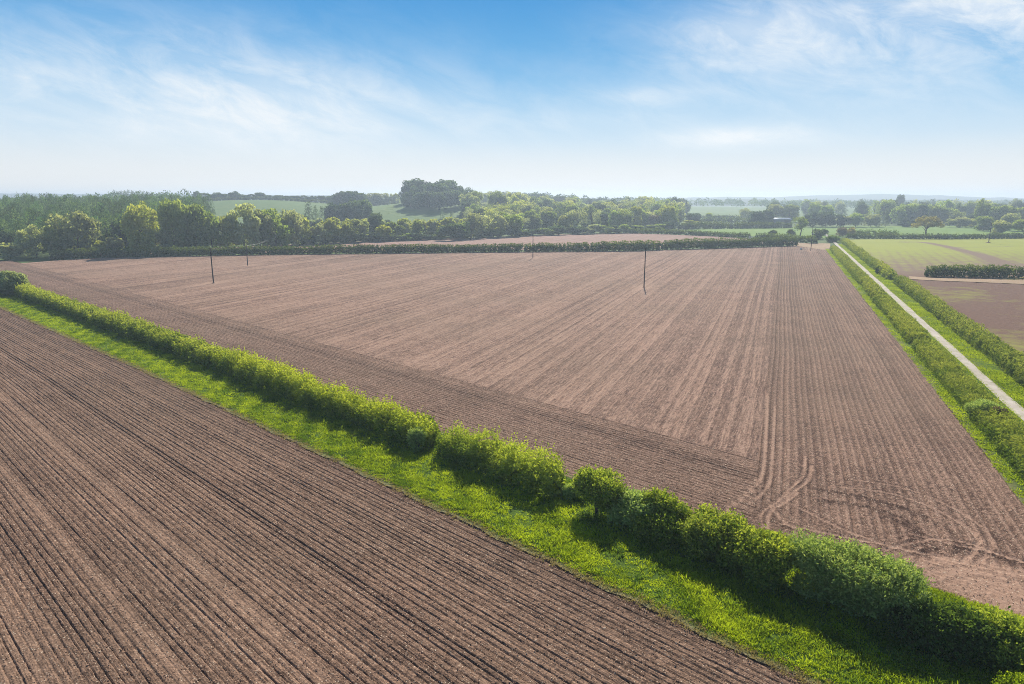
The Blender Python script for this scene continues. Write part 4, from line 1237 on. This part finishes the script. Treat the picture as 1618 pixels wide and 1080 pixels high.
# sunlit overhead wires between the thin dark pole and the pale posts
p3 = G(433, 388.5)
for k, off in enumerate((-.28, .28)):
    a = np.array([pb[0][0] + off, pb[0][1], pb[1] - .1]); h3 = HCAM + (VH - 371.5) / FH * p3[1]
    b = np.array([p3[0] + off, p3[1], h3 - .1]); c_ = np.array([pw[0][0] + off, pw[0][1], pw[1] - .1])
    segs = []
    for A_, B_ in ((a, b), (b, c_)):
        q = [A_ + (B_ - A_) * w_ - np.array([0, 0, 1.0]) * 4 * w_ * (1 - w_) * (.9 if A_ is a else .1) for w_ in np.linspace(0, 1, 13)]
        segs += [(q[i], q[i + 1], .014, .014) for i in range(12)]
    tag(mesh_np('overhead_wire', *tubes(segs, 5), M_palepole), ('left' if k == 0 else 'right') + ' strand of the pale wire from the thin dark pole to the pale posts', 'wire', 'overhead wires')

# ------------------------------------------------------------------ barn, little building, gate, white sack
def barn():
    p = G(1234, 353.3); root = empty('barn', (p[0], p[1], 0), .05); tag(root, 'long low barn with pale roof and dark open front beyond the meadow', 'barn')
    L, Wd, e, rg = 15.0, 8.0, 3.2, 4.3
    v, f = boxes([(-L / 2, L / 2, Wd - .15, Wd, 0, e), (-L / 2, -L / 2 + .15, 0, Wd - .16, 0, e), (L / 2 - .15, L / 2, 0, Wd - .16, 0, e), (-L / 2 + .16, 0, 0, .12, 0, e - .02)])
    mesh_np('wall', v, f, M_barnwall, parent=root)
    v, f = boxes([(x - .12, x + .12, -.02, .2, 0, e) for x in (2.4, 4.9)]); mesh_np('post', v, f, M_pole, parent=root)
    V = [(-L / 2 - .4, -.6, e), (L / 2 + .4, -.6, e), (L / 2 + .4, Wd / 2, rg), (-L / 2 - .4, Wd / 2, rg), (L / 2 + .4, Wd + .5, e), (-L / 2 - .4, Wd + .5, e)]
    V += [(x, y, z + .14) for x, y, z in V]
    Fq = [(3, 2, 1, 0), (5, 4, 2, 3), (6, 7, 8, 9), (9, 8, 10, 11), (0, 1, 7, 6), (4, 5, 11, 10), (1, 2, 8, 7), (2, 4, 10, 8), (3, 0, 6, 9), (5, 3, 9, 11)]
    mesh_np('roof', V, Fq, M_sheet, parent=root)


barn()
p = G(1056, 354.5); root = empty('shed', (p[0], p[1], 0)); tag(root, 'tiny bright white shed half hidden at the right of the mixed wood', 'shed')
v, f = boxes([(-1.3, 1.3, 0, 2, 0, 2.0)]); mesh_np('wall', v, f, M_white, parent=root)
V = [(-1.5, -.2, 2.0), (1.5, -.2, 2.0), (1.5, 1, 2.8), (-1.5, 1, 2.8), (1.5, 2.2, 2.0), (-1.5, 2.2, 2.0)]; V += [(x, y, z + .1) for x, y, z in V]
mesh_np('roof', V, [(3, 2, 1, 0), (5, 4, 2, 3), (6, 7, 8, 9), (9, 8, 10, 11), (0, 1, 7, 6), (4, 5, 11, 10), (1, 2, 8, 7), (2, 4, 10, 8), (3, 0, 6, 9), (5, 3, 9, 11)], M_white, parent=root)
v, f = boxes([(-.4, .4, -.04, -.002, .02, 1.8)]); mesh_np('door', v, f, M_palepole, parent=root)

p = G(1189, 377.3); root = empty('field_gate', (p[0], p[1], 0), .1); tag(root, 'pale field gate closing the gap between two dark hedges', 'gate')
v, f = boxes([(-1.5, 1.5, -.03, .03, z, z + .1) for z in (.25, .5, .75, 1.0, 1.25)] + [(x - .05, x + .05, -.05, -.031, .2, 1.38) for x in (-1.45, 0, 1.45)])
mesh_np('bars', v, f, M_palepole, parent=root)
for x in (-1.75, 1.75):
    v, f = boxes([(x - .12, x + .12, -.12, .12, -.2, 1.6)]); mesh_np('gate_post', v, f, M_palepole, parent=root)

p = G(1265.5, 394); a = unit(rng.normal(size=(160, 3)))
us, vs = np.meshgrid(np.linspace(0, 2 * math.pi, 17), np.linspace(.02, math.pi - .02, 10), indexing='ij')
q = np.stack([np.cos(us) * np.sin(vs), np.sin(us) * np.sin(vs), np.cos(vs)], -1).reshape(-1, 3)
q = q * (1 + .15 * lump(q, 2.2, 2))[:, None] * [.42, .35, .38]; q[:, 2] = np.maximum(q[:, 2] + .3, 0)
o = mesh_np('sack', q, grid_faces(17, 10), M_white, smooth=True); o.location = (p[0], p[1], .0); tag(o, 'small white sack lying on the soil near the corner pole', 'sack')

# ------------------------------------------------------------------ air
HAZE = 0.00047
m, nt, out = newmat('haze_air')
pv = nt.node('ShaderNodeVolumePrincipled'); pv.inputs['Color'].default_value = (.73, .86, .99, 1)
pv.inputs['Density'].default_value = HAZE; pv.inputs['Anisotropy'].default_value = .35
nt.l.new(pv.outputs[0], out.inputs['Volume'])
v, f = boxes([(-3400, 3400, -380, 3250, -1.3, 38.0)])
hz = tag(mesh_np('haze', v, f, m), kind='stuff')

# ------------------------------------------------------------------ light and sky
sun = bpy.data.lights.new('sun', 'SUN'); sun.energy = 5.0; sun.angle = R(.53); sun.color = (1, .95, .86)
so = bpy.data.objects.new('sun', sun); C.objects.link(so); so.rotation_euler = (-R(90 - SUN_EL), 0, -R(SUN_AZ)); so.location = (0, 0, 200)

wd = bpy.data.worlds.new('World'); sc.world = wd; wd.use_nodes = True
nt = NT(wd.node_tree); wd.node_tree.nodes.clear()
out = nt.node('ShaderNodeOutputWorld'); bg = nt.node('ShaderNodeBackground'); bg.inputs['Strength'].default_value = .075
sky = nt.node('ShaderNodeTexSky', sky_type='NISHITA'); sky.sun_disc = False
sky.sun_elevation = R(SUN_EL); sky.sun_rotation = R(SUN_AZ); sky.air_density = 1.0; sky.dust_density = .6; sky.ozone_density = 2.0
gen = nt.node('ShaderNodeTexCoord').outputs['Generated']
sep = nt.node('ShaderNodeSeparateXYZ'); nt.l.new(gen, sep.inputs[0])
el = nt.m('ARCSINE', nt.m('MINIMUM', nt.m('MAXIMUM', sep.outputs[2], -1.0), 1.0))
az = nt.m('ARCTAN2', sep.outputs[0], sep.outputs[1])
# clear-sky colour by elevation: white at the horizon, deep blue from about 15 degrees, the physical sky above
def lin(c): return tuple(((x / 255 + .055) / 1.055) ** 2.4 if x > 10 else x / 255 / 12.92 for x in c)
EXPO = .35; KSKY = 1 / (.075 * 2 ** EXPO)
gr = nt.node('ShaderNodeValToRGB'); cr = gr.color_ramp; cr.interpolation = 'B_SPLINE'
GRADE = [(-1, (242, 242, 240)), (1.0, (240, 241, 240)), (2.6, (231, 237, 240)), (4.5, (205, 228, 244)), (7.4, (150, 202, 239)), (10.2, (104, 177, 230)), (13, (82, 163, 223)), (16, (66, 150, 217)), (24, (45, 120, 196)), (30, (45, 120, 196))]
cr.elements[0].position = (GRADE[0][0] + 2) / 34; cr.elements[0].color = (*lin(GRADE[0][1]), 1)
cr.elements[1].position = (GRADE[-1][0] + 2) / 34; cr.elements[1].color = (*lin(GRADE[-1][1]), 1)
for x, c in GRADE[1:-1]: cr.elements.new((x + 2) / 34).color = (*lin(c), 1)
nt.l.new(nt.rng(el, R(-2), R(32)), gr.inputs[0])
vm = nt.node('ShaderNodeVectorMath', operation='SCALE'); nt.l.new(gr.outputs[0], vm.inputs[0]); vm.inputs['Scale'].default_value = KSKY
base = nt.mix(nt.rng(el, R(17), R(38), 0, 1, True), vm.outputs[0], sky.outputs[0])
# high thin cloud, laid out on the sky dome (azimuth, elevation), drawn out along a slanting wind
CA, SA = math.cos(R(15)), math.sin(R(15))
def cloud_coord(kx, ky, w):
    a = nt.m('SUBTRACT', nt.m('MULTIPLY', az, CA * kx), nt.m('MULTIPLY', el, SA * kx))
    b = nt.m('ADD', nt.m('MULTIPLY', az, SA * ky), nt.m('MULTIPLY', el, CA * ky))
    cb = nt.node('ShaderNodeCombineXYZ'); nt.l.new(a, cb.inputs[0]); nt.l.new(b, cb.inputs[1]); cb.inputs[2].default_value = w
    return cb.outputs[0]
def blob(a0, e0, ra, re, k):
    x = nt.m('DIVIDE', nt.m('SUBTRACT', az, a0), ra); y = nt.m('DIVIDE', nt.m('SUBTRACT', nt.m('ADD', el, nt.m('MULTIPLY', az, .0)), e0), re)
    q = nt.m('ADD', nt.m('MULTIPLY', x, x), nt.m('MULTIPLY', y, y))
    return nt.m('MULTIPLY', nt.m('EXPONENT', nt.m('MULTIPLY', q, -1.0)), k)
mask = None
for bb in ((-.46, .135, .34, .075, .80), (-.25, .10, .30, .05, .42), (.60, .215, .26, .05, 1.0), (.30, .20, .13, .045, .50), (.45, .14, .30, .06, .40), (.30, .078, .10, .013, 1.1), (.19, .133, .08, .012, .5), (.12, .105, .10, .016, .34), (.62, .16, .2, .05, .35)):
    q = blob(*bb); mask = q if mask is None else nt.m('ADD', mask, q)
wisp = nt.noise(cloud_coord(4.5, 17, 3.3), 1.0, 8, .62, 0, .9)
wisp2 = nt.noise(cloud_coord(11, 26, 7.1), 1.0, 7, .66, 0, .5)
soft = nt.noise(cloud_coord(2.2, 6, 1.7), 1.0, 3, .5)
tex = nt.m('ADD', nt.m('MULTIPLY', nt.rng(wisp, .30, .76), .62), nt.m('MULTIPLY', nt.rng(wisp2, .42, .72), .55))
tex = nt.m('ADD', tex, nt.m('MULTIPLY', nt.rng(soft, .3, .65), .42))
cl = nt.m('MULTIPLY', mask, tex, clamp=True)
cl = nt.m('MULTIPLY', cl, .86)
white = tuple(x * KSKY for x in lin((246, 250, 253)))
base = nt.mix(cl, base, white)
nt.l.new(base, bg.inputs[0]); nt.l.new(bg.outputs[0], out.inputs['Surface'])

# ------------------------------------------------------------------ camera and render
cam = bpy.data.cameras.new('camera'); cam.sensor_width = 36; cam.lens = F / 1618 * 36; cam.clip_start = .5; cam.clip_end = 9000
co = bpy.data.objects.new('camera', cam); C.objects.link(co); co.location = (0, 0, HCAM); co.rotation_euler = (R(90) - PITCH, 0, 0)
sc.camera = co
sc.render.engine = 'CYCLES'
vs_ = sc.view_settings; vs_.view_transform = 'Standard'; vs_.look = 'None'; vs_.exposure = EXPO; vs_.gamma = 1
cy = sc.cycles
cy.max_bounces = 6; cy.diffuse_bounces = 3; cy.transmission_bounces = 4; cy.volume_bounces = 0; cy.transparent_max_bounces = 8
cy.use_adaptive_sampling = False; cy.filter_width = .9
cy.use_denoising = True; cy.denoising_prefilter = 'NONE'
print('trees', NTREE, 'objects', len(bpy.data.objects))
